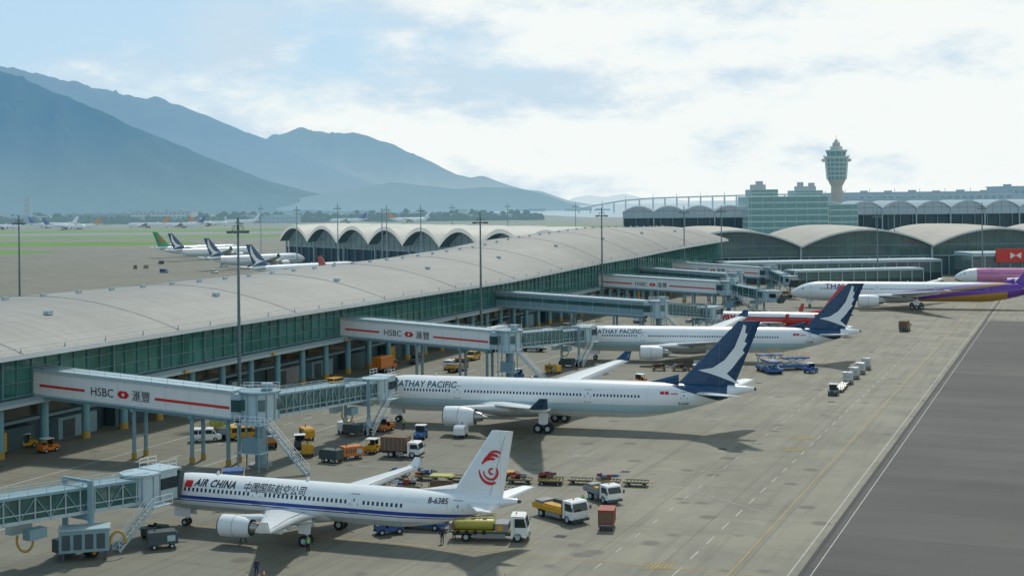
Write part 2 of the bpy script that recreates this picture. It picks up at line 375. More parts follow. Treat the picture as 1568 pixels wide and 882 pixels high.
def roofmat(name,base,px,py,haze=0):
    m,nt,b,o=newmat(name)
    tc=nn(nt,'ShaderNodeTexCoord'); sp=nn(nt,'ShaderNodeSeparateXYZ'); nt.links.new(tc.outputs['Object'],sp.inputs[0])
    x=mth(nt,'DIVIDE',sp.outputs[0],px); y=mth(nt,'DIVIDE',sp.outputs[1],py)
    seam=mth(nt,'LESS_THAN',mth(nt,'FRACT',x),.045); seam2=mth(nt,'LESS_THAN',mth(nt,'FRACT',y),.03)
    w=nn(nt,'ShaderNodeTexWhiteNoise'); cb=nn(nt,'ShaderNodeCombineXYZ'); nt.links.new(mth(nt,'FLOOR',x),cb.inputs[0]); nt.links.new(mth(nt,'FLOOR',y),cb.inputs[1]); nt.links.new(cb.outputs[0],w.inputs[0])
    n=noisetex(nt,.05,6,.6); mp=nn(nt,'ShaderNodeMapping'); mp.inputs['Scale'].default_value=(1.2,.08,1); nt.links.new(tc.outputs['Object'],mp.inputs[0]); s_=noisetex(nt,.7,5,.6,mp.outputs[0])
    c=mixc(nt,mrange(nt,n,.3,.7),base,tuple(v*.74 for v in base)); c=mixc(nt,mth(nt,'MULTIPLY',w.outputs[0],.16),c,tuple(v*.65 for v in base))
    c=mixc(nt,mth(nt,'MULTIPLY',mrange(nt,s_,.4,.7),.45),c,tuple(v*.55 for v in base))
    c=mixc(nt,mth(nt,'MULTIPLY',mth(nt,'MAXIMUM',seam,seam2),.4),c,tuple(v*.35 for v in base))
    nt.links.new(c,b.inputs['Base Color']); b.inputs['Roughness'].default_value=.6
    if haze: addhaze(nt,b,o,haze)
    return m
# ---------------------------------------------------------------- near concourse
def interp(tab,x):
    if x<=tab[0][0]: return tab[0][1]
    for i in range(len(tab)-1):
        if x<=tab[i+1][0]:
            t=(x-tab[i][0])/(tab[i+1][0]-tab[i][0]); t=smoothstep(t)*.6+t*.4; return tab[i][1]*(1-t)+tab[i+1][1]*t
    return tab[-1][1]
CREST=[(-260,19.5),(-80,20),(0,19.6),(90,20.4),(130,21.4),(175,23.6),(240,25.0),(335,23.5)]
EAVE=[(-260,14.8),(90,14.8),(185,16.3),(283,17.6),(335,18)]
def roofz(s,w):
    e=interp(EAVE,s); c=interp(CREST,s); return c-(c-e)*((w-25)/29.0)**2
def concourse():
    E=group('terminal_concourse',P0,TRZ); S0,S1=-260,336
    rm=roofmat('concourse_roof_panels',(.315,.318,.29),3.0,7.2)
    gl=glassmat('teal_curtain_glass',(.015,.13,.12),(.08,.29,.25))
    gl2=glassmat('lower_window_glass',(.02,.06,.065),(.13,.11,.07),(2,1,1.5))  # brown in the glass colour stands in for the lit interior
    g=MB(); xs=[S0+i*4 for i in range(int((S1-S0)/4)+1)]; ws=[-4+i*2.9 for i in range(21)]
    g.loft([[(x,w,roofz(x,w)) for w in ws] for x in xs],rm,False,True,False)
    g.loft([[(x,w,roofz(x,w)-.7) for w in ws] for x in xs],M['steel'],False,True,False)
    g.loft([[(x,-4,roofz(x,-4)),(x,-4.02,roofz(x,-4)-.7)] for x in xs],M['offw'],False,False,False)
    g.loft([[(x,54,roofz(x,54)),(x,54,roofz(x,54)-.7)] for x in xs],M['offw'],False,False,False)
    g.loft([[(S1,w,roofz(S1,w)),(S1,w,roofz(S1,w)-.7)] for w in ws],M['offw'],False,False,False)
    g.obj('roof',E,fix=False)
    g=MB()
    x=S0; i=0
    while x<S1:
        g.beam((x,-3.6,roofz(x,-3.6)),(x,-3.6,roofz(x,-3.6)+.55),.14,.14,M['lsteel'])
        z=roofz(x,24); g.cbox((x,24,z+.25),(1.1,.5,.5),M['lsteel'])
        if i%4==0:
            for w in ws[:-1]: g.beam((x,w,roofz(x,w)+.03),(x,w+2.9,roofz(x,w+2.9)+.03),.22,.08,M['grey'])
        if i%5==2: g.cbox((x+2,9,roofz(x,9)+.3),(1.2,.9,.6),M['lsteel'])
        x+=9; i+=1
    x=S0
    while x<S1-6: g.beam((x,-3.3,roofz(x,-3.3)+.5),(x+6,-3.3,roofz(x+6,-3.3)+.5),.05,.05,M['lsteel']); x+=6
    g.obj('roof_fittings',E)
    g=MB()
    for i in range(len(xs)-1):
        a,b=xs[i],xs[i+1]; g.poly([(a,0,8.2),(b,0,8.2),(b,0,roofz(b,0)-.6),(a,0,roofz(a,0)-.6)],gl)
    g.obj('curtain_wall_glass',E)
    g=MB(); x=S0
    i=0
    ml=mat('mullion_blue_grey',(.12,.25,.27),.4,var=.15)
    while x<=S1:
        zt=roofz(x,0)-.6
        g.beam((x,-.12,8.2),(x,-.12,zt),.10 if i%4 else .26,.2 if i%4 else .5,ml)
        if i%4==0: g.beam((x,-.3,zt-1.4),(x,-3.7,roofz(x,-3.7)-.75),.2,.2,M['steel'])
        x+=3; i+=1
    for z,h in ((8.3,.25),(10.3,.12),(12.3,.12)): g.box((S0,-.22,z-h/2),(S1,-.04,z+h/2),ml)
    g.obj('mullions',E)
    g=MB()
    g.box((S0,-1.6,7.1),(S1,20,8.0),M['lsteel']); g.box((S0,-1.9,7.75),(S1,-1.6,8.15),M['steel'])
    dk=mat('dark_blue_ground_floor_wall',(.045,.10,.12),.6,var=.3,scale=.3)  # dark blue is the wall's own colour
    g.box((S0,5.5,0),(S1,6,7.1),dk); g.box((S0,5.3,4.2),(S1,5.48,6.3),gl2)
    g.box((S0,4.6,3.5),(S1,5.45,3.95),M['steel'])
    x=S0+5
    while x<S1:
        g.box((x,3.2,0),(x+6.5+random.random()*3,5.2,3.2),random.choice([dk,M['grey'],M['steel']])); 
        g.box((x+1,3.1,.1),(x+3.6,3.19,2.8),random.choice([M['lsteel'],M['dsteel'],M['yellow']]))
        x+=13+random.random()*6
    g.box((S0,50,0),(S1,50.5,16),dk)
    g.box((S1-.5,1,0),(S1,50,16),gl)
    g.obj('floors_and_walls',E)
    g=MB(); x=S0
    cm=mat('teal_column_paint',(.15,.33,.37),.5,var=.12)
    while x<S1:
        g.cyl((x,.3,0),(x,.3,7.1),.6,.6,cm,16); g.cyl((x,.3,0),(x,.3,1.0),.66,.66,M['hose'],16)
        g.box((x-.3,.3,6.5),(x+.3,5.4,7.08),cm)
        x+=9
    g.obj('columns',E)
    g=MB(); x=S0+4.5
    while x<S1:
        g.cbox((x,-1.95,7.45),(.9,.1,.5),M['yellow']); x+=27
    g.obj('gate_signs',E)
concourse()
# ---------------------------------------------------------------- vault rows
def vault_row(name,A,B,n,zs,zc,depth,rm,gl,over=3,rise=0,m=18,mull=4,low=None,fh=.8,fm=None):
    A=V((*A,0));B=V((*B,0)); d=B-A; Ln=d.length; E=group(name,A,math.atan2(d.y,d.x)); w=Ln/n
    def zz(a): return zs+(zc-zs)*(1-(2*a-1)**2)
    g=MB(); gg=MB(); mu=MB(); fm=fm or M['offw']
    for k in range(n):
        x0=k*w; aa=[i/m for i in range(m+1)]
        ys=[-over,-over+.01,depth*.25,depth*.5,depth*.75,depth]
        def rz(a,y): t=(y+over)/(depth+over); return zz(a)+rise*math.sin(math.pi*t)
        g.loft([[(x0+a*w,y,rz(a,y)) for a in aa] for y in ys[1:]],rm,False,True,False)
        g.loft([[(x0+a*w,-over,zz(a)),(x0+a*w,-over,zz(a)-fh)] for a in aa],fm if not low else low,False,False,False)
        g.loft([[(x0+a*w,y,rz(a,y)-fh) for a in aa] for y in ys[1:]],M['steel'],False,True,False)
        for i in range(m):
            a,b=aa[i],aa[i+1]
            gg.poly([(x0+a*w,0,zs-5),(x0+b*w,0,zs-5),(x0+b*w,0,zz(b)-.7),(x0+a*w,0,zz(a)-.7)],gl)
        nm=int(w/mull)
        for i in range(1,nm):
            a=i/nm; mu.beam((x0+a*w,-.15,zs-5),(x0+a*w,-.15,zz(a)-.75),.16,.2,M['steel'])
        mu.beam((x0,-1.5,0),(x0,-1.5,zs+.2),.9,.9,M['lsteel'])
        mu.box((x0+.5,-.25,zs-.15),(x0+w-.5,-.06,zs+.15),M['steel'])
        mu.box((x0+.5,-.25,zs-5.2),(x0+w-.5,-.04,zs-4.8),M['lsteel'])
    dk=mat(name+'_lower_wall',(.06,.11,.13),.6,var=.35,scale=.15)
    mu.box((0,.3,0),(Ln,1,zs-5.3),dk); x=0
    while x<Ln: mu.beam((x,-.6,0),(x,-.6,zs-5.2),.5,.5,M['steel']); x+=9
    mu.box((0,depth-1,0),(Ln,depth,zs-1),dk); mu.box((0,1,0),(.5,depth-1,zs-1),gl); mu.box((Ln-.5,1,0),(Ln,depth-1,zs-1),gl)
    g.obj('vaulted_roof',E,fix=False); gg.obj('arched_glass',E); mu.obj('frames_and_walls',E)
    return E
rm1=roofmat('vault_roof',(.47,.43,.35),3.4,12,.05)
glr=glassmat('vault_glass',(.02,.10,.095),(.08,.18,.15),(4,1,3),.04)
vault_row('main_terminal',(69.6,612),(364.6,620),5,13.6,21.0,95,rm1,glr,4,.7)
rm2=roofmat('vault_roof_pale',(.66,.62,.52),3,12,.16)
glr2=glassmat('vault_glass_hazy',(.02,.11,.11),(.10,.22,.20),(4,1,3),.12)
fasc=mat('sunlit_vault_fascia',(.78,.76,.68),.6,var=.06,haze=.32,hc=(.72,.74,.68))  # warm pale glow mixed in so the fascia reads as sunlit
vault_row('far_concourse',(-134,822),(30,598),8,14.2,22.0,46,rm2,glr2,6,.5,mull=5,fh=2.0,fm=fasc)
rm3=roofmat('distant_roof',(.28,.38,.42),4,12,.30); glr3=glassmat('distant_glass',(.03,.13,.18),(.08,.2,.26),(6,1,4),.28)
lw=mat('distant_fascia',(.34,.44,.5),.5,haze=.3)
vault_row('landside_terminal_building',(82,1010),(170,1000),4,26,30,60,rm3,glr3,3,0,mull=6,low=lw)
vault_row('landside_terminal_building',(222,1010),(470,1000),10,27,32,60,rm3,glr3,3,0,mull=6,low=lw)
def pier_block(name,a,b,w,h,mt,mg):
    g=MB(); a=V((*a,0)); b=V((*b,0)); E=group(name,a)
    g.beam(a,b,w,h*.38,M['dsteel'],.5); g.beam(a+V((0,0,h*.38)),b+V((0,0,h*.38)),w+.6,h*.5,mg,.5); g.beam(a+V((0,0,h*.88)),b+V((0,0,h*.88)),w+2,h*.12,mt,.5)
    n=int((b-a).length/5); d=(b-a)/n; sd_=V((d.y,-d.x,0)).normalized()
    for i in range(n+1):
        p=a+d*i+sd_*(w/2+.5); g.beam(p,p+V((0,0,h*.9)),.35,.35,M['lsteel'])
    g.obj('structure',E,world=True)
pier_block('gate_lounge_building',(84,566),(178,580),14,9,M['lsteel'],glr)
pier_block('gate_lounge_building',(110,545),(164,556),9,6.5,M['lsteel'],glr)
pier_block('gate_lounge_building',(186,566),(290,572),18,12,M['lsteel'],glr)
def advert():
    E=group('advertising_board',(196,556,0)); g=MB()
    for x in (1,12,24): g.box((x,.6,0),(x+.5,1.1,13),M['dsteel'])
    g.box((0,0,8.2),(26,.58,13.6),M['redl'])
    vs,fs=text_geo('HSBC',2.6); g.add([(v.x+13,-.03,v.y+10) for v in vs],fs,M['white'])
    for sx in (0,1):
        c=8; g.poly([(c,-.03,10.9),(c+(2.2 if sx else -2.2),-.03,12.2),(c+(2.2 if sx else -2.2),-.03,9.6)],M['white'])
    g.obj('board',E)
advert()
# ---------------------------------------------------------------- control tower
def tower():
    X,Y=((1279-784)/1.9,1100); E=group('control_tower',(X,Y,0)); g=MB()
    cm=mat('tower_concrete',(.50,.45,.38),.7,haze=.12,scale=.2); tg=mat('tower_green_glass',(.05,.24,.22),.15,haze=.14); tw=mat('tower_white',(.52,.58,.56),.5,haze=.12)
    g.cyl((0,0,0),(0,0,44),5.2,4.4,cm,24)
    g.cyl((0,0,44),(0,0,49),4.6,7.2,cm,24)
    z=49; r=7.2
    for i in range(5):
        g.cyl((0,0,z),(0,0,z+2.6),r,r+.25,tg,24); g.cyl((0,0,z+2.6),(0,0,z+3.5),r+.5,r+.6,tw,24); z+=3.5; r+=.3
    for a in range(16):
        t=a*math.pi/8; g.beam((7.8*math.cos(t),7.8*math.sin(t),49),(9.3*math.cos(t),9.3*math.sin(t),z),.4,.4,tw)
    g.cyl((0,0,z),(0,0,z+1),10,10.3,tw,24)
    for a in range(24):
        t=a*math.pi/12; g.beam((10*math.cos(t),10*math.sin(t),z+1),(10*math.cos(t),10*math.sin(t),z+2.1),.2,.2,tw)
    g.cyl((0,0,z+1),(0,0,z+5),7.0,8.0,tg,20); g.cyl((0,0,z+5),(0,0,z+6.2),8.6,8.6,tw,20)
    for a in range(10):
        t=a*math.pi/5; g.beam((7.1*math.cos(t),7.1*math.sin(t),z+1),(8.1*math.cos(t),8.1*math.sin(t),z+5),.35,.35,tw)
    g.cyl((0,0,z+6.2),(0,0,z+9),5.0,4.8,tw,16); g.cyl((0,0,z+9),(0,0,z+12),3.2,3,cm,16); g.cyl((0,0,z+12),(0,0,z+14.5),2,1.2,tw,12)
    g.beam((0,0,z+14),(0,0,z+18),.3,.3,tw); g.beam((2.5,0,z+9),(2.5,0,z+13),.25,.25,tw)
    for s_ in (-1,1): g.cbox((s_*10.5,0,z-2),(2,3,2.4),tw)
    g.obj('tower',E)
tower()
def office():
    E=group('office_building',(168,975,0)); g=MB()
    gw=mat('office_spandrel',(.34,.52,.49),.5,haze=.16,scale=.2); gg=mat('office_green_glass',(.015,.22,.20),.12,haze=.14,scale=.3); gr=mat('office_roof_plant',(.42,.45,.46),.6,haze=.18)
    def blk(x0,x1,y0,y1,z0,z1,fl):
        g.box((x0,y0,z0),(x1,y1,z1),gw)
        n=max(1,round((z1-z0)/fl)); h=(z1-z0)/n
        for i in range(n):
            g.box((x0+.5,y0-.15,z0+i*h+.7),(x1-.5,y0-.01,z0+i*h+h-.5),gg); g.box((x1+.01,y0+.5,z0+i*h+.7),(x1+.15,y1-.5,z0+i*h+h-.5),gg); g.box((x0-.15,y0+.5,z0+i*h+.7),(x0-.01,y1-.5,z0+i*h+h-.5),gg)
        x=x0+2
        while x<x1-1: g.box((x,y0-.28,z0),(x+.3,y0-.16,z1),gw); x+=8
    blk(0,57,0,45,0,36,4.5); blk(3,22,4,30,36.1,41,2.4); blk(34,54,4,30,36.1,40,2.2)
    for a in ((4,14,41,44.5),(8,12,44.5,47),(36,50,40,43),(38,41,43,46),(46,49,43,45.5)): g.box((a[0],8,a[2]),(a[1],16,a[3]),gr)
    for x in (1,18,30,55): g.beam((x,1,36),(x,1,39.5),.35,.35,gr)
    blk(58,80,8,40,0,30,4.5)
    g.obj('building',E)
office()
HL=(.27,.44,.54)
def lowb(x,y,w,d,h,col,hz,rows=2,name='cargo_building'):
    E=group(name,(x,y,0)); g=MB(); m1=mat('wall_%s_%s'%(str(col),hz),col,.6,haze=hz,scale=.05,hc=HL); m2=mat('glaz_%s'%hz,(.06,.12,.16),.2,haze=hz,hc=HL); m3=mat('rf_%s'%hz,(.22,.28,.31),.6,haze=hz,hc=HL)
    g.box((0,0,0),(w,d,h),m1); g.box((-1,-1,h),(w+1,d+1,h+.9),m3)
    for i in range(rows):
        z=h*(i+.35)/rows; x_=2
        while x_<w-4: g.box((x_,-.3,z),(x_+5,-.02,z+h*.28/rows+.6),m2); x_+=7.5
    for k in range(int(w/28)+1): g.box((8+k*25,d*.3,h+.9),(13+k*25,d*.5,h+2.6+random.random()),m3)
    g.obj('building',E)
for a in [(-1010,2480,150,60,13,(.22,.27,.3),.5),(-680,2440,110,50,20,(.55,.58,.57),.42,3),(-1600,2700,260,60,12,(.2,.25,.28),.55),(-880,2700,130,60,16,(.2,.24,.27),.5),(-520,2600,110,50,10,(.24,.27,.28),.55),(-420,2300,60,40,10,(.3,.34,.35),.5),
          (-330,2700,190,60,11,(.22,.26,.27),.55),(-120,2500,120,50,8,(.26,.3,.3),.55),(-1300,2950,200,60,20,(.18,.24,.28),.6),(-2000,2900,240,60,15,(.2,.25,.28),.6),(-883,2480,12,12,48,(.28,.32,.34),.55,5),
          (330,1400,180,60,38,(.30,.39,.44),.42,4),(540,1500,160,60,44,(.26,.36,.43),.42,4),(720,1350,90,50,46,(.34,.38,.4),.4,4),(290,1290,120,50,32,(.26,.34,.4),.4,3)]:
    lowb(*a)
def farcity():
    E=group('distant_waterfront_buildings',(0,0,0)); g=MB(); ms=[mat('far_tower_%d'%i,c,.6,haze=.7,hc=(.26,.44,.52)) for i,c in enumerate(((.10,.18,.22),(.13,.20,.24),(.16,.20,.22)))]
    r=random.Random(4)
    for i in range(50):
        x=-1500+i*36+r.random()*24; y=4050+r.random()*500; h=3+r.random()*6
        g.box((x,y,0),(x+14+r.random()*40,y+20,h),r.choice(ms))
    g.obj('blocks',E)
farcity()
def trees_far():
    m=mat('distant_tree_belt',(.03,.075,.05),.95,var=.5,scale=.05,haze=.42,hc=(.27,.45,.54)); g=MB(); r=random.Random(8)
    for i in range(1100):
        t=r.random(); x=-2300+2350*t; y=2330+r.random()*60+ (300 if i%3==0 else 0)+(900 if i%7==0 else 0); rr=5+r.random()*6; h=6+r.random()*8
        n=6; p0=[(x+rr*math.cos(a*math.pi/3)*(.7+.5*r.random()),y+rr*.7*math.sin(a*math.pi/3),.4) for a in range(n)]
        p1=[(x+rr*1.1*math.cos(a*math.pi/3+.4)*(.6+.6*r.random()),y+rr*.7*math.sin(a*math.pi/3+.4),h*(.45+.3*r.random())) for a in range(n)]
        p2=[(x+rr*.5*math.cos(a*math.pi/3),y+rr*.3*math.sin(a*math.pi/3),h*(.85+.3*r.random())) for a in range(n)]
        g.loft([p0,p1,p2],m,True,False)
    g.obj('distant_tree_belt')
trees_far()
def seabridge():
    E=group('sea_bridge',(600,3500,0)); m=mat('bridge_concrete',(.22,.31,.36),.6,haze=.42); g=MB()
    pts=[(170,3500,8),(230,3500,20),(290,3500,29),(360,3500,34),(600,3480,39),(900,3450,42),(1200,3400,42),(1800,3300,40)]
    for a,b in zip(pts,pts[1:]):
        g.beam(a,b,14,3.6,m,.5); n=max(1,int((V(b)-V(a)).length/30))
        for i in range(n):
            p=V(a).lerp(V(b),i/n); g.beam((p.x,p.y,0),(p.x,p.y,p.z),3.6,4,m); 
            if i%2==0: g.beam((p.x,p.y,p.z+2.6),(p.x,p.y,p.z+12),1.1,1.1,m)
    g.obj('deck_and_piers',E,world=True)
seabridge()
# ---------------------------------------------------------------- light poles
def pole(x,y,h,hz=0):
    E=group('light_mast',(x,y,0)); g=MB(); m=mat('mast_steel_%s'%hz,(.11,.18,.19),.5,haze=hz) 
    g.cyl((0,0,0),(0,0,h+2.5),.36,.16,m,10); g.cyl((0,0,0),(0,0,.9),.8,.8,M['grey'],12)
    g.cyl((0,0,h-.1),(0,0,h+.12),1.0,1.0,m,12); g.cyl((0,0,h+1.0),(0,0,h+1.12),.8,.8,m,12)
    lm=mat('floodlight_body_%s'%hz,(.10,.12,.12),.4,haze=hz)
    for a in range(8):
        t=a*math.pi/4; c,s_=math.cos(t),math.sin(t)
        g.beam((1.0*c,1.0*s_,h),(1.5*c,1.5*s_,h+.1),.12,.12,m); g.cbox((1.65*c,1.65*s_,h+.05),(.55,.55,.38),lm); g.cbox((1.65*c,1.65*s_,h-.17),(.45,.45,.06),M['lamp'])
        g.beam((1.0*c,1.0*s_,h),(1.0*c,1.0*s_,h+1),.06,.06,m)
    g.obj('mast',E)
for a in [(-47,235,30.4),(-7.7,330,30),(27.4,420,30.2),(-141,392,30),(64.5,515,30,.05),(80,525,30,.05),(149,560,27,.05),(185,540,30,.05),
          (-110,700,31,.15),(-84,660,32,.15),(-57,600,30,.12),(-60,655,31,.15),(-40,600,31,.12),(-35,800,31,.2),(-3,900,31,.2),(37,800,31,.2),(-165,900,31,.2),(195,700,30,.15),(245,640,30,.1)]: pole(*a)
# ---------------------------------------------------------------- airliners
A321=dict(L=44.5,R=2.0,zc=3.85,fin=(7.9,2.0,3.0,.7,12.3),wing=[(14.4,0,2.6,7.8,.9),(16.2,1.9,2.75,6.8,.85),(18.8,6.6,3.3,4.4,.5),(24.0,16.6,4.5,1.7,.2)],wl=(24.9,17.0,5.6,.8),
  eng=[(13.4,5.75,1.95,1.12,4.2)],stab=[(5.6,.5,4.9,3.9,.4),(2.2,6.2,5.5,1.6,.15)],ng=5.1,mg=(22.2,3.8,.58,1),doors=(5.2,15.2,26.8,38.2),wp=.53)
A330=dict(L=63.7,R=2.82,zc=4.75,fin=(12.8,3.6,2.5,-.8,17.0),wing=[(18.6,0,3.3,13.4,1.5),(21,2.8,3.5,11.4,1.3),(25.8,9.8,4.6,7.6,.75),(36.2,28.2,7.2,2.7,.28)],wl=(38,29.4,8.8,1.1),
  eng=[(17.8,9.4,2.75,1.5,5.6)],stab=[(9.4,.8,6.0,6.4,.6),(3.2,9.6,7.0,2.2,.2)],ng=6.7,mg=(32.2,5.35,.72,2),doors=(6.0,17.5,38.5,53.2),wp=.53)
B737=dict(L=39.5,R=1.9,zc=3.5,fin=(9,2.5,3.0,.5,12.5),wing=[(12.5,0,2.3,7.6,.9),(14,1.8,2.4,6.6,.85),(17.6,6,3.0,4,.45),(23.5,16.6,4.1,1.5,.2)],wl=(24.6,17.4,6.4,.8),
  eng=[(11.8,4.9,1.65,1.0,4.2)],stab=[(6,.5,4.6,4.2,.4),(2.2,6.8,5.6,1.5,.15)],ng=4,mg=(19.6,2.9,.55,1),doors=(4.6,33),wp=.51)
B777=dict(L=80,R=3.1,zc=5.2,fin=(13.0,4.2,3.0,0,18.6),wing=[(23,0,3.6,15.5,1.7),(26,3.1,3.8,13.5,1.5),(32,10.5,5,8.6,.85),(46,30,7.4,2,.25)],wl=(48.5,32.2,7.7,.4),
  eng=[(21.5,9.8,2.85,1.95,7.2)],stab=[(10.5,.8,6.4,7.2,.7),(3.6,10.6,7.6,2.4,.2)],ng=5.9,mg=(39,5.5,.68,3),doors=(6.6,16.5,27,45,60),wp=.56)
NOSE=[(0,.02,-.27),(.02,.12,-.27),(.07,.22,-.25),(.15,.34,-.22),(.3,.50,-.17),(.48,.66,-.12),(.72,.80,-.07),(1.0,.91,-.03),(1.35,.98,0),(1.7,1,0)]
TAIL=[(3.5,1,0),(3.0,.965,.03),(2.4,.86,.12),(1.8,.71,.26),(1.2,.52,.43),(.7,.34,.58),(.3,.2,.69),(.08,.12,.73),(0,.05,.74)]
def ribbon(pts,ws):
    out=[];inn=[]
    for i,p in enumerate(pts):
        a=V(pts[max(0,i-1)]);b=V(pts[min(len(pts)-1,i+1)]); d=(b-a).normalized(); n=V((-d.y,d.x)); q=V(p)
        out.append(q+n*ws[i]/2); inn.append(q-n*ws[i]/2)
    return out,inn
def airliner(nose,rz,T,fus,finm,engm=None,decor=None,detail=True,gear=True,belly=None):
    Ln,R,zc=T['L'],T['R'],T['zc']; Dm=2*R; E=group('airliner',(nose[0],nose[1],0),rz)
    st=[(t*Dm,r*R,zc+o*R) for t,r,o in NOSE]
    a,b=1.7*Dm,Ln-3.5*Dm; k=10
    st+=[(a+(b-a)*i/k,R,zc) for i in range(1,k)]
    st+=[(Ln-t*Dm,r*R,zc+o*R) for t,r,o in TAIL]
    def at(x):
        for i in range(len(st)-1):
            if x<=st[i+1][0]:
                t=(x-st[i][0])/(st[i+1][0]-st[i][0]+1e-9); return st[i][1]*(1-t)+st[i+1][1]*t, st[i][2]*(1-t)+st[i+1][2]*t
        return st[-1][1],st[-1][2]
    def srf(x,z,sgn=-1,off=.02):
        r,c=at(x); q=max(-.999,min(.999,(z-c)/r)); return (x,sgn*(math.sqrt(1-q*q)*r+off),z)
    n=48 if detail else 20; g=MB()
    g.loft([[(x,r*math.sin(i*2*math.pi/n),c+r*math.cos(i*2*math.pi/n)) for i in range(n)] for x,r,c in st],fus)
    w0=T['wing'][0]; fx0,fx1=w0[0]-1.5,w0[0]+w0[3]+4
    rr=[]
    for i in range(11):
        t=i/10; s_=math.sin(math.pi*t)**.6+.02; x=fx0+(fx1-fx0)*t
        rr.append([(x,R*1.04*s_*math.sin(j*2*math.pi/20),zc-R*.55+R*.62*s_*math.cos(j*2*math.pi/20)) for j in range(20)])
    g.loft(rr,belly or M['offw'])
    g.obj('fuselage',E)
    def foil(x,y,z,c,th,sgn):
        pr=[(0,0),(.04,.32),(.15,.5),(.35,.55),(.65,.32),(1,.02),(.65,-.18),(.35,-.38),(.15,-.36),(.04,-.2)]
        return [(x+u*c,sgn*y,z+v*th) for u,v in pr]
    g=MB()
    for sgn in (-1,1):
        secs=[foil(*s_,sgn) for s_ in T['wing']]; tip=T['wing'][-1]; wl=T['wl']
        g.loft(secs,M['wing'])
        g.loft([secs[-1],[(tip[0]+.4+(p[0]-tip[0])*.85,sgn*(tip[1]+.35),tip[2]+.35+(p[2]-tip[2])*.6) for p in secs[-1]],[(wl[0]+(p[0]-tip[0])/tip[3]*wl[3],sgn*(wl[1])+ (p[2]-tip[2])*.4,wl[2]) for p in secs[-1]]],finm if decor in('cx','tw') else M['white'])
        s1,s2,s3=T['wing'][1:4]
        for (p,q) in ((s1,s2),(s2,s3)):
            for fr,wd,mt in ((.72,.10,M['grey']),(.10,.06,M['grey'])):
                A_=V((p[0]+p[3]*fr,sgn*(p[1]+.2),p[2]+p[4]*.36)); B_=V((q[0]+q[3]*fr,sgn*q[1],q[2]+q[4]*.36)); g.beam(A_,B_,wd*.8,.05,mt)
        for q in (.22,.5,.72):
            y=T['wing'][1][1]+(tip[1]-T['wing'][1][1])*q
            for i in range(1,3):
                p,r_=T['wing'][i],T['wing'][i+1]
                if p[1]<=y<=r_[1]:
                    t=(y-p[1])/(r_[1]-p[1]); xl=p[0]*(1-t)+r_[0]*t; ch=p[3]*(1-t)+r_[3]*t; z=p[2]*(1-t)+r_[2]*t
                    g.cyl((xl+ch*.5,sgn*y,z-.35),(xl+ch*.9,sgn*y,z-.4),.28,.26,M['wing'],8); g.cyl((xl+ch*.9,sgn*y,z-.4),(xl+ch*1.12,sgn*y,z-.2),.26,.05,M['wing'],8)
        sa,sb=T['stab']; g.loft([foil(Ln-sa[0],sa[1],sa[2],sa[3],sa[4],sgn),foil(Ln-sb[0],sb[1],sb[2],sb[3],sb[4],sgn)],M['white'])
    g.obj('wings_and_stabilisers',E)
    f=T['fin']; g=MB(); zr=zc+R*.55; th0,th1=.34*R/2,.10*R/2
    def finsec(t):
        xl=(Ln-f[0])*(1-t)+(Ln-f[2])*t; xt=(Ln-f[1])*(1-t)+(Ln-f[3])*t; z=zr*(1-t)+f[4]*t; h=th0*(1-t)+th1*t; c=xt-xl
        return [(xl,0,z),(xl+.06*c,-h*.6,z),(xl+.2*c,-h,z),(xl+.75*c,-h*.8,z),(xt,-.02,z),(xt,.02,z),(xl+.75*c,h*.8,z),(xl+.2*c,h,z),(xl+.06*c,h*.6,z)]
    g.loft([finsec(0),finsec(.33),finsec(.66),finsec(.985),finsec(1)],finm)
    g.loft([[(Ln-f[0]-3.2,-.02,zc+R*.97),(Ln-f[0]-3.2,.02,zc+R*.97),(Ln-f[0]-3.2,.02,zc+R*.99)],[(Ln-f[0]+1.2,-.2,zc+R*.8),(Ln-f[0]+1.2,.2,zc+R*.8),(Ln-f[0]+1.2,0,zc+R*1.42)]],finm)
    for sgn in (-1,1):
        A_=[finsec(t) for t in (.12,.93)]; P_=[V((q[3][0]*.75+q[4][0]*.25-.3,sgn*(abs(q[3][1])+.012),q[3][2])) for q in A_]; g.beam(P_[0],P_[1],.05,.03,M['grey'])
    g.obj('tail_fin',E)
    def fy(z): t=(z-zr)/(f[4]-zr); return th0*(1-t)+th1*t+.03
    dg=MB()
    if decor=='cx':
        P=[(-8.6,9.5),(-6.4,9.9),(-4.6,11.1),(-3.1,13.0),(-2.2,15.2),(-1.75,16.5),(-1.35,16.3),(-1.5,15.2),(-1.15,15.1),(-1.6,13.9),(-1.25,13.7),(-1.9,12.6),(-1.6,12.3),(-2.5,11.2),(-3.4,10.0),(-4.3,9.1),(-2.4,7.5),(-5.4,8.6),(-7.0,9.1)]
        for sgn in (-1,1): dg.poly([(Ln+x,sgn*fy(z),z) for x,z in P],M['white'])
    if decor=='ac':
        cx,cz=Ln-3.35,8.6
        def arc(ox,oz,r0,r1,a0,a1,w0,w1,n=14):
            pts=[];ws=[]
            for i in range(n+1):
                t=i/n; a_=math.radians(a0+(a1-a0)*t); r_=r0+(r1-r0)*t; pts.append((cx+ox+r_*math.cos(a_),cz+oz+r_*math.sin(a_))); ws.append((w0+(w1-w0)*t)*math.sin(math.pi*min(1,t*.9+.1))**.4+.03)
            o_,i_=ribbon(pts,ws)
            for sgn in (-1,1): dg.loft([[(p.x,sgn*fy(p.y),p.y),(q.x,sgn*fy(q.y),q.y)] for p,q in zip(o_,i_)],M['redink'],False,False,False)
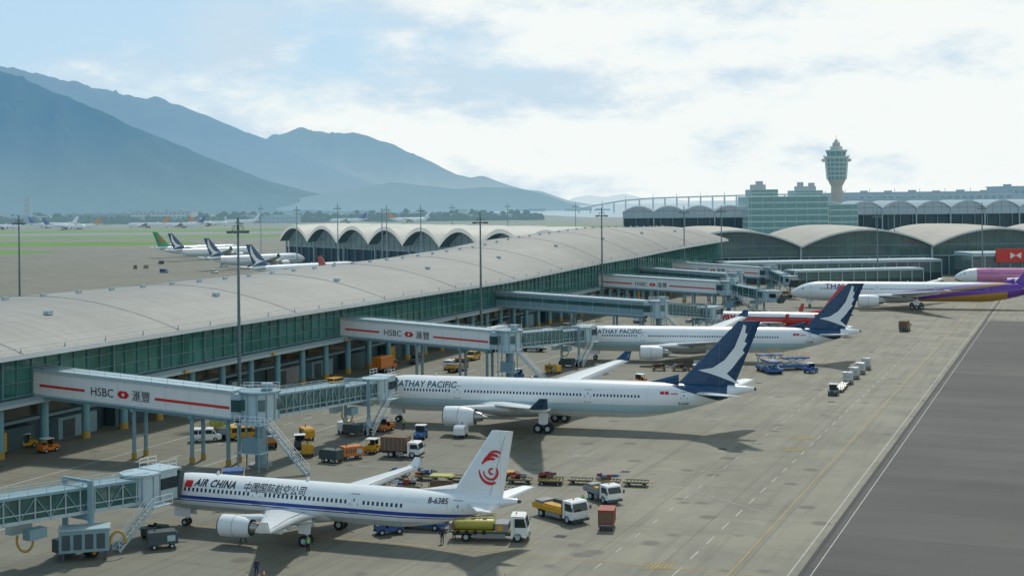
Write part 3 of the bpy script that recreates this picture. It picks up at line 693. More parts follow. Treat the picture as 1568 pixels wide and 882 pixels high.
        # phoenix: three crest feathers sweeping up and right, neck, and a curled body
        arc(.30,-.45,1.25,1.15,175,300,.16,.34); arc(.30,-.45,.80,.70,175,400,.14,.28); arc(.38,-.45,.34,.20,60,330,.18,.16)
        arc(.55,-.15,1.30,.95,160,78,.24,.34); arc(.85,.25,1.35,.85,160,72,.20,.32); arc(1.10,.70,1.25,.75,160,68,.16,.28)
    if decor=='eva':
        for sgn in (-1,1): dg.poly([(Ln-7,sgn*fy(10),10),(Ln-5,sgn*fy(10),10),(Ln-2.6,sgn*fy(15),14.5),(Ln-4.2,sgn*fy(14),14)],M['orange'])
    if detail:
        wz=zc+.30*R; x=1.55*Dm
        while x<Ln-3.0*Dm:
            if all(abs(x-d_)>.85 for d_ in T['doors']):
                for sgn in (-1,1):
                    dg.poly([srf(x-.13,wz-.19,sgn,.012),srf(x+.13,wz-.19,sgn,.012),srf(x+.13,wz+.19,sgn,.012),srf(x-.13,wz+.19,sgn,.012)],M['window'])
            x+=T['wp']
        for d_ in T['doors']:
            w=.5; z0,z1=wz-1.15,wz+.8
            for sgn in (-1,1):
                for (xa,za,xb,zb) in ((d_-w,z0,d_-w+.08,z1),(d_+w-.08,z0,d_+w,z1),(d_-w,z0,d_+w,z0+.08),(d_-w,z1-.08,d_+w,z1),(d_-.1,wz+.05,d_+.1,wz+.35)):
                    m_=(za+zb)/2
                    dg.poly([srf(xa,za,sgn,.022),srf(xb,za,sgn,.022),srf(xb,m_,sgn,.03),srf(xb,zb,sgn,.022),srf(xa,zb,sgn,.022),srf(xa,m_,sgn,.03)],M['grey'])
    for i,(xa,xb) in enumerate(((.26,.40),(.42,.55),(.57,.68))):
        for sgn in (-1,1):
            zt=lambda q:at(q*Dm)[1]+at(q*Dm)[0]*.74
            zb=lambda q:at(q*Dm)[1]+at(q*Dm)[0]*.38
            dg.poly([srf(xa*Dm,zb(xa),sgn),srf(xb*Dm,zb(xb),sgn),srf(xb*Dm,zt(xb)-(.1*R if i==2 else 0),sgn),srf(xa*Dm,zt(xa),sgn)],M['window'])
    def txt(body,size,x,z,mt,thick=0,shear=0,space=1):
        vs,fs=text_geo(body,size,thick,shear,space,6); dg.add([srf(x+v.x,z+v.y,-1,.04) for v in vs],fs,mt)
    if decor=='ac':
        txt('AIR CHINA',.95,7.3,zc+.50*R,M['ink'],.028,.2,1.1); txt('中国国际航空公司',.95,13.4,zc+.44*R,M['ink'],.004,.1,1.0); txt('B-6385',.75,35.0,zc+.50*R,M['ink'],.01)
        dg.poly([srf(6.1,zc+.42*R,-1,.05),srf(7.0,zc+.42*R,-1,.05),srf(7.0,zc+.58*R,-1,.06),srf(7.0,zc+.74*R,-1,.05),srf(6.1,zc+.74*R,-1,.05),srf(6.1,zc+.58*R,-1,.06)],M['redink'])
    if decor=='cx':
        txt('CATHAY PACIFIC',1.3,6.6,zc+.46*R,M['greenink'],.02,0,1.06); txt('swire',.5,51.2,zc+.42*R,M['redink'],.01); txt('B-LAK',.6,52.3,zc-.12*R,M['ink'])
        for k2 in range(2): dg.poly([srf(49.6+k2*.7,zc+.42*R),srf(50.2+k2*.7,zc+.42*R),srf(50.2+k2*.7,zc+.58*R),srf(49.6+k2*.7,zc+.58*R)],M['redink'])
    if decor=='tw': txt("t'way",2.9,3.4,zc-.1*R,M['redink'],.08)
    if decor=='th': txt('THAI',2.6,11,zc+.25*R,mat('purple_lettering',(.12,.03,.25),.5),.03)
    if dg.f: dg.obj('markings_and_windows',E,fix=False)
    g=MB(); em=engm or M['white']
    for ex,ey,ez,er,el_ in T['eng']:
        for sgn in (-1,1):
            def ring(x,r,m_=24): return [(x,sgn*ey+r*math.sin(i*2*math.pi/m_),ez+r*math.cos(i*2*math.pi/m_)) for i in range(m_)]
            g.loft([ring(ex,er*.86),ring(ex-.08,er*.92),ring(ex+.1,er),],M['metal'],False)
            g.loft([ring(ex+.1,er),ring(ex+el_*.35,er*1.04),ring(ex+el_*.7,er*.95),ring(ex+el_*.86,er*.8)],em,False)
            g.loft([ring(ex+el_*.42,er*1.045),ring(ex+el_*.43,er*1.045)],M['grey'],False)
            g.loft([ring(ex,er*.86),ring(ex+.9,er*.84)],M['grey'],False); g.loft([ring(ex+.9,er*.84),ring(ex+.92,.05)],M['fan'],False)
            g.loft([ring(ex+.5,.02),ring(ex+.9,er*.25)],M['lsteel'],False)
            g.loft([ring(ex+el_*.86,er*.8),ring(ex+el_*.84,er*.6)],M['dsteel'],False)
            g.loft([ring(ex+el_*.8,er*.6),ring(ex+el_*1.05,er*.42)],M['metal'],False); g.loft([ring(ex+el_*1.0,er*.3),ring(ex+el_*1.22,.04)],M['metal'],False)
            t=(ey-T['wing'][1][1])/(T['wing'][2][1]-T['wing'][1][1]); p,q=T['wing'][1],T['wing'][2]; xl=p[0]*(1-t)+q[0]*t; zl=p[2]*(1-t)+q[2]*t
            g.loft([[(ex+el_*.25,sgn*ey-.05,ez+er*.98),(ex+el_*.25,sgn*ey+.05,ez+er*.98),(ex+el_*.3,sgn*ey,ez+er*1.02)],[(xl-.3,sgn*ey-.2,ez+er*.7),(xl-.3,sgn*ey+.2,ez+er*.7),(xl-.3,sgn*ey,zl+.25)],[(xl+el_*.45,sgn*ey-.15,zl-.9),(xl+el_*.45,sgn*ey+.15,zl-.9),(xl+el_*.45,sgn*ey,zl-.1)]],em)
    g.obj('engines',E)
    if gear:
        g=MB()
        def wheel(x,y,r,w): g.cyl((x,y-w/2,r),(x,y+w/2,r),r,r,M['black'],18); g.cyl((x,y-w/2-.01,r),(x,y+w/2+.01,r),r*.5,r*.5,M['lsteel'],12)
        nx=T['ng']; r=T['mg'][2]*.7
        g.cyl((nx,0,r),(nx+.2,0,zc-R*.8),.13,.17,M['lsteel'],10); g.beam((nx+.1,0,1.2),(nx+1.6,0,zc-R*.85),.12,.12,M['lsteel'])
        for s_ in (-1,1): wheel(nx,s_*.32,r,.28); g.poly([(nx-1.2,s_*.5,zc-R*.93),(nx+.9,s_*.5,zc-R*.93),(nx+.9,s_*.7,zc-R*.93-.9),(nx-1.2,s_*.7,zc-R*.93-.9)],M['white'])
        mx,my_,mr,bo=T['mg']
        for s_ in (-1,1):
            g.cyl((mx,s_*my_,mr),(mx,s_*my_*.94,T['wing'][1][2]),.2,.24,M['lsteel'],10); g.beam((mx,s_*my_,1.5),(mx,s_*my_*.45,T['wing'][1][2]-.4),.18,.18,M['lsteel'])
            g.poly([(mx-.7,s_*(my_+.35),1.3),(mx+.7,s_*(my_+.35),1.3),(mx+.8,s_*(my_+.1),3),(mx-.8,s_*(my_+.1),3)],M['white'])
            for k2 in range(bo):
                dx=(k2-(bo-1)/2)*mr*2.15
                for yy in (-.5,.5): wheel(mx+dx,s_*my_+yy*mr*1.35,mr,.42*mr/.6)
            if bo>1: g.beam((mx-mr*1.1*(bo-1),s_*my_,mr),(mx+mr*1.1*(bo-1),s_*my_,mr),.2,.25,M['lsteel'])
        g.obj('landing_gear',E)
    g=MB(); g.cyl((Ln-.25,0,zc+.74*R),(Ln+.05,0,zc+.745*R),.16*R/2+.06,.05*R+.05,M['dsteel'],12)
    for x in (Ln*.2,Ln*.45): g.loft([[(x,-.03,zc+R*.98),(x+.5,-.03,zc+R*.98),(x+.5,.03,zc+R*.98),(x,.03,zc+R*.98)],[(x+.25,-.02,zc+R+.4),(x+.5,-.02,zc+R+.4),(x+.5,.02,zc+R+.4),(x+.25,.02,zc+R+.4)]],M['white'])
    g.obj('antennas',E)
    return E
W_=(.83,.86,.86)
acp=livery('white_and_blue_livery',W_,[((.50,.57,.60),[(0,-1,-2.75)]),((.012,.05,.32),[(0,1,3.42),(0,-1,-3.80),(-1,0,-40)]),((.012,.05,.32),[(0,1,3.20),(0,-1,-3.31),(-1,0,-40)])])
Lc=63.7
TEAL=(.004,.052,.13)
cxp=livery('white_grey_teal_livery',W_,[((.46,.64,.68),[(0,-1,-4.3),(1,0,2.5)]),(W_,[(0,-1,-2.9)]),(TEAL,[(.30,1,4.75+2.6+.30*(Lc-13.2)),(-1,0,-(Lc-4.2))])])
cxf=livery('teal_fin_paint',TEAL,[])
wf=livery('white_fin_paint',W_,[])
twp=livery('red_white_livery',W_,[((.55,.04,.03),[(.5,-1,2.1)]),((.55,.04,.03),[(1,0,16)]),(W_,[(0,1,4.2),(-1,0,-30)])])
twf=livery('red_fin_paint',(.55,.04,.03),[])
thp=livery('purple_gold_livery',W_,[((.55,.40,.62),[(.12,-1,-1.2)]),((.50,.28,.05),[(.16,-1,1.9)]),((.16,.045,.36),[(.16,-1,2.6)]),((.50,.28,.05),[(.10,-1,1.0),(-1,0,-66)]),((.16,.045,.36),[(1,0,71)])])
thf=livery('purple_fin_paint',(.16,.045,.36),[])
pkp=livery('pink_livery',(.62,.18,.38),[(W_,[(-1,0,-8)])],haze=.04); pkf=livery('pink_fin',(.60,.10,.30),[])
airliner(*AC,A321,acp,wf,decor='ac')
airliner(*CX1,A330,cxp,cxf,decor='cx')
airliner(*CX2,A330,cxp,cxf,decor='cx')
airliner(*TW,B737,twp,twf,decor='tw')
airliner(*TH,B777,thp,thf,decor='th')
airliner((170,528),hd(12),A330,pkp,pkf)
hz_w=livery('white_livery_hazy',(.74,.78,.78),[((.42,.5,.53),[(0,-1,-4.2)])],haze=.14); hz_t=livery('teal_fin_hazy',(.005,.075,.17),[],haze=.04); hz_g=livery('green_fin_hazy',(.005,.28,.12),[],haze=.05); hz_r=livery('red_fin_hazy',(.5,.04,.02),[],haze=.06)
airliner((-71.4,647),math.radians(-135),A330,hz_w,hz_t,decor='cx')
airliner((-115,759),math.radians(-135),A330,hz_w,hz_t,decor='cx')
airliner((-163,880),math.radians(-137),A330,hz_w,hz_t,decor='cx',detail=False)
airliner((-183,927),math.radians(-140),A330,hz_w,hz_g,decor='eva',detail=False)
airliner((-54,618),math.radians(-132),A321,hz_w,hz_r,detail=False)
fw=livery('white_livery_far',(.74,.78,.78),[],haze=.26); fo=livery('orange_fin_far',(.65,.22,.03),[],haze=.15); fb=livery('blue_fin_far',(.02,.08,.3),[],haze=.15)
for x,y,a,fm in ((-700,1960,185,fo),(-660,2040,188,fb),(-640,1930,4,fo),(-560,1990,2,fo),(-590,1900,186,fb),(-500,1960,6,fb),(-720,2080,3,fw),(-430,2080,185,fo),(-470,2220,8,fw),(-300,2250,10,fb),(-140,2250,175,fo),(-200,2300,8,fw)):
    airliner((x,y),math.radians(-a),A330,fw,fm,detail=False)
# ---------------------------------------------------------------- jet bridges
tgl=glassmat('tunnel_glass',(.03,.11,.11),(.08,.18,.17),(1.6,1.6,1.2))
def stairs(g,top,dirv,run,n=12,w=1.0):
    top=V(top); d=V(dirv).normalized(); sdv=V((-d.y,d.x,0))*w/2; end=top+d*run; end.z=.1
    for i in range(n):
        p=top.lerp(end,(i+.5)/n); g.beam(p-sdv,p+sdv,.28,.05,M['lsteel'])
    for k in (-1,1):
        g.beam(top+sdv*k,end+sdv*k,.08,.28,M['lsteel']); 
        g.beam(top+sdv*k+V((0,0,1)),end+sdv*k+V((0,0,1)),.05,.05,M['white']); g.beam(top+sdv*k+V((0,0,.55)),end+sdv*k+V((0,0,.55)),.04,.04,M['white'])
        for i in range(6):
            p=top.lerp(end,i/5)+sdv*k; g.beam(p,p+V((0,0,1)),.05,.05,M['white'])
def railing(g,a,b,h=1,step=1.2,mt=None):
    mt=mt or M['white']; a=V(a);b=V(b); n=max(1,int((b-a).length/step))
    for zz in (h,h*.5): g.beam(a+V((0,0,zz)),b+V((0,0,zz)),.06,.06,mt)
    for i in range(n+1): p=a.lerp(b,i/n); g.beam(p,p+V((0,0,h)),.05,.05,mt)
def tunnel(g,a,b,w,h,glassy=True):
    a=V(a);b=V(b); d=(b-a); n=max(2,int(d.length/1.7)); dn=d.normalized(); s_=V((dn.y,-dn.x,0)).normalized()*w/2
    g.beam(a,b,w,.35,M['lsteel'],.5); g.beam(a+V((0,0,h-.25)),b+V((0,0,h-.25)),w+.15,.25,M['steel'],.5)
    g.beam(a+V((0,0,.35)),b+V((0,0,.35)),w-.2,h-.6,tgl if glassy else M['steel'],.5)
    for k in (-1,1):
        g.beam(a+s_*k+V((0,0,.95)),b+s_*k+V((0,0,.95)),.08,.1,M['lsteel'])
        for i in range(n+1):
            p=a.lerp(b,i/n)+s_*k; g.beam(p,p+V((0,0,h)),.12,.12,M['lsteel'])
            if i<n: q=a.lerp(b,(i+1)/n)+s_*k; (g.beam(p+V((0,0,.3)),q+V((0,0,h-.3)),.08,.08,M['steel']) if i%2 else g.beam(p+V((0,0,h-.3)),q+V((0,0,.3)),.08,.08,M['steel']))
        railing(g,a+s_*k*.9+V((0,0,h)),b+s_*k*.9+V((0,0,h)),.55,2,M['lsteel'])
def jetbridge(s,vl,door,sill,style='sign',zt0=11.9,zt1=10.1):
    base=F(s,vl); E=group('jet_bridge',(base.x,base.y,0)); h=3.8
    g=MB(); a=F(s,-.5,zt0-h); b=F(s,vl,zt1-h)
    g.beam(a,b,3.2,h-.35,M['white'] if style=='sign' else M['steel'],.5)
    up=V((0,0,h-.35)); g.beam(a+up,b+up,3.7,.42,M['lsteel'],.5)
    railing(g,a+up-U*1.6+V((0,0,.4)),b+up-U*1.6+V((0,0,.4)),.7,2.6,M['lsteel'])
    for f in (0,1): p=a.lerp(b,f); g.beam(p-U*1.62,p-U*1.62+V((0,0,h-.3)),.35,.2,M['steel'])
    g.beam(a-U*1.64+V((0,0,.12)),b-U*1.64+V((0,0,.12)),.12,.26,M['lsteel'],0)
    if style!='sign':
        for i in range(1,12): p=a.lerp(b,i/12)-U*1.63; g.beam(p+V((0,0,.3)),p+V((0,0,h-.5)),.1,.12,M['lsteel'])
        g.beam(a-U*1.66+V((0,0,2.2)),b-U*1.66+V((0,0,2.2)),.06,.9,tgl)
    for f in (.52,.80,.97):
        p=a.lerp(b,f)
        for k in (-1,1):
            q=p+U*k*1.3; g.cyl((q.x,q.y,0),(q.x,q.y,q.z+.1),.28,.28,M['steel'],12); g.cyl((q.x,q.y,0),(q.x,q.y,.8),.36,.36,M['hose'],12)
        g.beam(p-U*1.9-V((0,0,.35)),p+U*1.9-V((0,0,.35)),.5,.5,M['steel'])
        if f<.9: g.beam(V((p.x,p.y,0))-U*1.3+V((0,0,3)),V((p.x,p.y,0))+U*1.3+V((0,0,3)),.2,.2,M['steel'])
    g.beam(a-V((0,0,.45)),b-V((0,0,.45)),.5,.4,M['dsteel'])
    for k in (-1,1): g.beam(a-V((0,0,.25))+U*k*1.2,b-V((0,0,.25))+U*k*1.2,.3,.45,M['steel'])
    g.obj('fixed_link',E,world=True)
    if style=='sign':
        g=MB()
        def P(v,t,o):
            p=a.lerp(b,(v+.5)/(vl+.5)); return p-U*(1.6+o)+V((0,0,t))
        def rect(v0,v1,t0,t1,mt,o=.05): g.poly([P(v0,t0,o),P(v1,t0,o),P(v1,t1,o),P(v0,t1,o)],mt)
        c=vl*.46
        rect(1.2,c-6.4,1.35,1.72,M['redl']); rect(c+5.6,vl-.6,1.35,1.72,M['redl'])
        vs,fs=text_geo('HSBC',1.65); g.add([P(c-5.4+v.x,1.05+v.y,.06) for v in vs],fs,M['ink'])
        vs,fs=text_geo('滙豐',1.6); g.add([P(c+1.7+v.x,1.05+v.y,.06) for v in vs],fs,M['ink'])
        cc=c+.25; q_=.55; t0,t1=1.1,2.1; tm=(t0+t1)/2
        rect(cc-q_,cc+q_,t0,t1,M['redink'],.055)
        g.poly([P(cc-.3,tm,.07),P(cc,tm-.28,.07),P(cc+.3,tm,.07),P(cc,tm+.28,.07)],M['white'])
        g.poly([P(cc-q_,t0,.06),P(cc-q_,t1,.06),P(cc-q_-.5,tm,.06)],M['redink']); g.poly([P(cc+q_,t0,.06),P(cc+q_+.5,tm,.06),P(cc+q_,t1,.06)],M['redink'])
        for v in range(3,int(vl),4): rect(v,v+.04,.3,3.2,M['lsteel'],.04)
        g.obj('sign_lettering',E,world=True,fix=False)
    g=MB(); r=F(s,vl+3.2); zf=zt1-h+.2
    mid=F(s,vl-.2,zf); g.beam(mid,V((r.x,r.y,zf)),3.6,3.3,M['lsteel'],.5); g.beam(mid+V((0,0,.9))-U*1.82,V((r.x,r.y,zf+.9))-U*1.82,.06,1.6,tgl,.5)
    g.cyl((r.x,r.y,zf-.2),(r.x,r.y,zf+3.4),2.5,2.5,M['lsteel'],20); g.cyl((r.x,r.y,zf+3.4),(r.x,r.y,zf+3.7),2.8,2.8,M['steel'],20)
    for i in range(12):
        t=i*math.pi/6; g.beam((r.x+2.52*math.cos(t),r.y+2.52*math.sin(t),zf-.1),(r.x+2.52*math.cos(t),r.y+2.52*math.sin(t),zf+3.4),.16,.16,M['steel'])
        if i%2: g.beam((r.x+2.53*math.cos(t+.26),r.y+2.53*math.sin(t+.26),zf+1.2),(r.x+2.53*math.cos(t+.26),r.y+2.53*math.sin(t+.26),zf+2.7),.9,.12,tgl)
    g.cyl((r.x,r.y,0),(r.x,r.y,zf-.2),.75,.75,M['steel'],16); g.cyl((r.x,r.y,0),(r.x,r.y,.35),1.6,1.6,M['grey'],16); g.cyl((r.x,r.y,zf-1),(r.x,r.y,zf-.2),.8,2,M['steel'],16)
    railing(g,(r.x-2.4,r.y-1.2,zf+3.7),(r.x+2.4,r.y-1.2,zf+3.7),.9,1.2); railing(g,(r.x-2.4,r.y+1.2,zf+3.7),(r.x+2.4,r.y+1.2,zf+3.7),.9,1.2)
    g.cbox((r.x+1,r.y,zf+4.2),(1.4,1.2,.9),M['steel'])
    q=V((r.x,r.y,0))+W*1.0-U*3.4
    for dx in (-1.6,1.6):
        for dy in (-1,1): p=q+W*dx+U*dy; g.beam(p,p+V((0,0,zf)),.18,.18,M['steel'])
    g.beam(q-W*2+V((0,0,zf-.3)),q+W*2+V((0,0,zf-.3)),2.4,.15,M['lsteel']); railing(g,q-W*2-U*1.2+V((0,0,zf-.2)),q+W*2-U*1.2+V((0,0,zf-.2)),1.1,.8)
    g.beam(q-W*1.2+V((0,0,2.6)),q+W*1.2+V((0,0,2.6)),1.6,1.8,M['steel'],.5); g.beam(q-W*2+V((0,0,2.5)),q+W*2+V((0,0,2.5)),2.4,.15,M['lsteel'])
    stairs(g,q+W*2.2+V((0,0,zf-.3)),W,zf*.95)
    g.obj('rotunda',E,world=True)
    g=MB(); dpt=V((*door,sill)); R0=V((r.x,r.y,zf)); full=dpt-R0; hdn=V((full.x,full.y,0)).normalized(); L_=V((full.x,full.y,0)).length
    def along(f): p=R0+hdn*(L_*f); p.z=zf+(sill-.1-zf)*f; return p
    fe=1-4.2/L_
    tunnel(g,along(2.2/L_),along(.55),3.2,3.1); tunnel(g,along(.5),along(fe),2.7,2.7)
    g.obj('telescopic_tunnel',E,world=True)
    g=MB(); ce=along(fe); nrm=V((dpt.x-ce.x,dpt.y-ce.y,0)).normalized(); sdv=V((nrm.y,-nrm.x,0))
    g.cyl((ce.x,ce.y,ce.z-.2),(ce.x,ce.y,ce.z+3.0),2.0,2.0,M['lsteel'],18); g.cyl((ce.x,ce.y,ce.z+3),(ce.x,ce.y,ce.z+3.2),2.2,2.2,M['lsteel'],18)
    for i in range(10):
        t=i*math.pi/5; g.beam((ce.x+2.01*math.cos(t),ce.y+2.01*math.sin(t),ce.z),(ce.x+2.01*math.cos(t),ce.y+2.01*math.sin(t),ce.z+3),.12,.1,M['steel'])
    hb=ce+nrm*1.2; he=dpt-nrm*.7; he.z=ce.z; hb.z=ce.z
    g.beam(hb,he,3.4,3.1,M['lsteel'],.5); g.beam(he,dpt-nrm*.05,3.0,2.9,M['dsteel'],.5); g.beam(hb+V((0,0,3.1)),he+nrm*.5+V((0,0,3.1)),3.7,.18,M['lsteel'],.5)
    for k in (-1,1): g.beam(hb+sdv*k*1.72+V((0,0,1.2)),he+sdv*k*1.72+V((0,0,1.2)),.05,1.2,M['carglass'],.5)
    railing(g,hb+sdv*1.6+V((0,0,3.3)),he+sdv*1.6+V((0,0,3.3)),.9,1.1); railing(g,hb-sdv*1.6+V((0,0,3.3)),he-sdv*1.6+V((0,0,3.3)),.9,1.1)
    bp=along(fe-.16); sx=V((hdn.y,-hdn.x,0))
    for k in (-1,1):
        q=bp+sx*k*2.0; g.beam((q.x,q.y,.6),(q.x,q.y,bp.z+3.4),.5,.5,M['steel']); g.beam((q.x,q.y,.6),(q.x,q.y,2.6),.66,.66,M['lsteel'])
        for e in (-1,1):
            w=V((q.x,q.y,.55))+sx*e*.38; g.cyl(w-sx*.17,w+sx*.17,.55,.55,M['black'],16); g.cyl(w-sx*.18,w+sx*.18,.25,.25,M['yellow'],10)
    g.beam(V((bp.x,bp.y,1.2))-sx*2.3,V((bp.x,bp.y,1.2))+sx*2.3,.9,.6,M['steel']); g.beam(V((bp.x,bp.y,bp.z-.3))-sx*2.2,V((bp.x,bp.y,bp.z-.3))+sx*2.2,.6,.5,M['steel'])
    g.beam(V((bp.x,bp.y,bp.z+3.3))-sx*2.2,V((bp.x,bp.y,bp.z+3.3))+sx*2.2,.3,.3,M['steel'])
    g.beam(V((bp.x,bp.y,.5))-hdn*2.2,V((bp.x,bp.y,.5))-hdn*.5,2.6,1.3,M['dsteel'],.5)
    sp_=ce+(-sx if (-sx).y<0 else sx)*2.2; nr=(sp_-ce).normalized()
    pl=ce+nr*2.6; g.beam(pl-hdn*1.2,pl+hdn*1.2,1.8,.1,M['lsteel']); railing(g,pl-hdn*1.2+nr*.9,pl+hdn*1.2+nr*.9,1.1,.8)
    stairs(g,pl-hdn*1.2+nr*.2,-hdn,sill*1.25)
    kb=along(fe-.30); g.beam(kb+sx*1.4-V((0,0,1.1)),kb+sx*1.4+hdn*2-V((0,0,1.1)),1.1,1.0,M['steel']); g.beam(kb-sx*1.4-V((0,0,1.0)),kb-sx*1.4+hdn*2.4-V((0,0,1.0)),1,.9,M['lsteel'])
    for i in range(8):
        a0=math.pi*i/7; a1=math.pi*(i+1)/7
        g.cyl(kb+sx*1.2+V((math.cos(a0)*.8,0,-1.6-math.sin(a0)*1.1)),kb+sx*1.2+V((math.cos(a1)*.8,0,-1.6-math.sin(a1)*1.1)),.12,.12,M['hose'],8)
    g.obj('cab_and_drive',E,world=True)
    return E
def door_of(S,x,R):
    (nx,ny),h=S; d=V((math.cos(h),math.sin(h))); l=V((d.y,-d.x)); return (nx+d.x*x+l.x*R,ny+d.y*x+l.y*R)
jetbridge(-72,34,door_of(CX1,6.0,2.9),4.6)
jetbridge(17,33.5,door_of(CX2,6.0,2.9),4.6)
jetbridge(98,40,door_of(TW,4.6,2.0),3.4,'plain')
jetbridge(180,38,(79,404),4.2)
jetbridge(265,33,(98,478),4.2)
jetbridge(-156,34,door_of(AC,4.6,2.1),3.6,'plain')
jetbridge(224,30,(72,452),4.4,'plain')
# ---------------------------------------------------------------- ground vehicles
def wheels(g,xs,w,r,tw=.28):
    for x in xs:
        for s_ in (-1,1):
            y=s_*(w/2-tw/2); g.cyl((x,y-tw/2,r),(x,y+tw/2,r),r,r,M['black'],14); g.cyl((x,y-tw/2-.015,r),(x,y+tw/2+.015,r),r*.5,r*.5,M['lsteel'],10)
def cab(g,x1,ln,w,h,mt,z0=.55):
    x0=x1-ln; hw=w/2
    g.prism([(x0,z0),(x1,z0),(x1+.05,z0+(h-z0)*.42),(x1-.22,h-.12),(x1-.4,h),(x0,h)],-hw,hw,mt)
    zc_=z0+(h-z0)*.46
    g.poly([(x1+.07,-hw+.12,zc_),(x1+.07,hw-.12,zc_),(x1-.18,hw-.16,h-.22),(x1-.18,-hw+.16,h-.22)],M['carglass'])
    for s_ in (-1,1):
        y=s_*(hw+.015); g.poly([(x0+ln*.25,y,zc_),(x1-.08,y,zc_),(x1-.3,y,h-.25),(x0+ln*.25,y,h-.25)],M['carglass'])
        g.cbox((x1+.1,s_*(hw+.2),h-.75),(.08,.22,.4),M['dsteel']); g.cbox((x1+.04,s_*(hw-.3),z0+.25),(.1,.3,.18),M['lamp'])
        g.box((x0+ln*.2,y-.005,z0+.1),(x0+ln*.2+.03,y+.005,h-.3),M['dsteel'])
    g.box((x1-.05,-hw,z0-.2),(x1+.15,hw,z0+.08),M['dsteel']); g.cyl((x0+.5,0,h),(x0+.5,0,h+.2),.1,.08,M['beacon'],8); g.cbox((x0+.5,0,h+.02),(.12,w*.6,.05),M['white'])
def truck(loc,rz,ln=7,w=2.3,cabm=None,body='box',bm=None,h=2.5,bh=2.8,name='service_truck'):
    E=group(name,(*loc,0),rz); g=MB(); x1=ln/2; cl=1.7; cabm=cabm or M['white']; bm=bm or M['white']
    cab(g,x1,cl,w,h,cabm); xb=x1-cl-.15; x0=-ln/2
    g.box((x0,-.45,.5),(x1-.3,.45,.8),M['dsteel']); wheels(g,[x1-1.0,x0+1.5]+([x0+2.7] if ln>8 else []),w,.48)
    hw=w/2
    for s_ in (-1,1): g.box((x0+2.2,min(s_*(hw-.05),s_*(hw-.35)),.4),(x1-2.3,max(s_*(hw-.05),s_*(hw-.35)),.85),M['grey'])
    if body=='box':
        g.box((x0,-hw,.95),(xb,hw,.95+bh-.6),bm)
        for i in range(1,6):
            x=x0+(xb-x0)*i/6
            for s_ in (-1,1): g.box((x-.03,s_*hw-.02,1),(x+.03,s_*hw+.02,.3+bh),M['grey'])
        g.box((x0-.02,-.03,1),(x0,.03,.9+bh-.7),M['dsteel']); g.box((x0-.05,-hw+.05,.7),(x0+.1,hw-.05,.93),M['dsteel'])
    elif body=='tank':
        g.box((x0,-hw,.85),(xb,hw,1.1),bm)
        n=20; r=.58; cz=1.62
        def rg(x,k): return [(x,1.45*r*k*math.cos(i*2*math.pi/n),cz+r*k*math.sin(i*2*math.pi/n)) for i in range(n)]
        g.loft([rg(x0+.15,.6),rg(x0+.3,.95),rg(x0+.5,1),rg(xb-1.9,1),rg(xb-1.7,.95),rg(xb-1.55,.6)],bm)
        g.box((xb-1.5,-hw+.05,1.1),(xb-.1,hw-.05,1.9),M['grey']); g.box((xb-1.3,-hw,1.2),(xb-.7,-hw+.06,1.75),M['yellow'])
        railing(g,(x0+.4,-.6,2.15),(xb-1.6,-.6,2.15),.45,.8,M['lime']); railing(g,(x0+.4,.6,2.15),(xb-1.6,.6,2.15),.45,.8,M['lime'])
        for x in (x0+1,x0+2.2,x0+3.4): g.cyl((x,0,2.15),(x,0,2.34),.25,.25,M['grey'],10)
        for k in range(4): g.cyl((x0+.7+k*.9,-hw+.1,1.0),(x0+.7+k*.9,-hw-.1,1.0),.22,.22,M['black'],10)
        g.beam((x0+.3,-.2,2.35),(xb-1.8,.3,2.5),.12,.12,M['black']); g.box((x0,-hw-.02,.87),(xb,-hw,1.08),M['dsteel']); g.box((x0-.3,-hw+.2,.9),(x0,hw-.2,1.9),M['grey'])
    elif body=='flat':
        g.box((x0,-hw,.9),(xb,hw,1.05),bm)
        for s_ in (-1,1): g.box((x0,s_*hw-.03,1.05),(xb,s_*hw+.03,1.5),bm)
        g.box((x0,-hw,1.05),(x0+.06,hw,1.5),bm); g.box((xb-.08,-hw,1.05),(xb,hw,2.2),M['dsteel'])
        g.box((x0+.3,-hw+.2,1.05),(x0+1.5,hw-.2,1.8),M['grey']); g.box((x0+1.7,-hw+.25,1.05),(xb-.4,.3,1.6),M['yellow']); g.box((x0+1.9,.4,1.05),(xb-.9,hw-.1,1.95),M['dsteel'])
    elif body=='lift':
        g.box((x0+.2,-hw,2.9),(x1-.2,hw,2.9+bh-.6),bm); g.box((x0+.3,-hw+.2,2.6),(x1-.3,hw-.2,2.9),M['dsteel'])
        for s_ in (-1,1): g.beam((x0+.8,s_*.8,.9),(xb-.4,s_*.8,2.7),.14,.2,M['lsteel']); g.beam((x0+.8,s_*.8,2.7),(xb-.4,s_*.8,.9),.14,.2,M['lsteel'])
        g.box((x1-.2,-hw,2.85),(x1+1.0,hw,2.95),M['lsteel']); railing(g,(x1-.2,-hw,2.95),(x1+1,-hw,2.95)); railing(g,(x1-.2,hw,2.95),(x1+1,hw,2.95))
    g.obj('truck',E,bevel=.03)
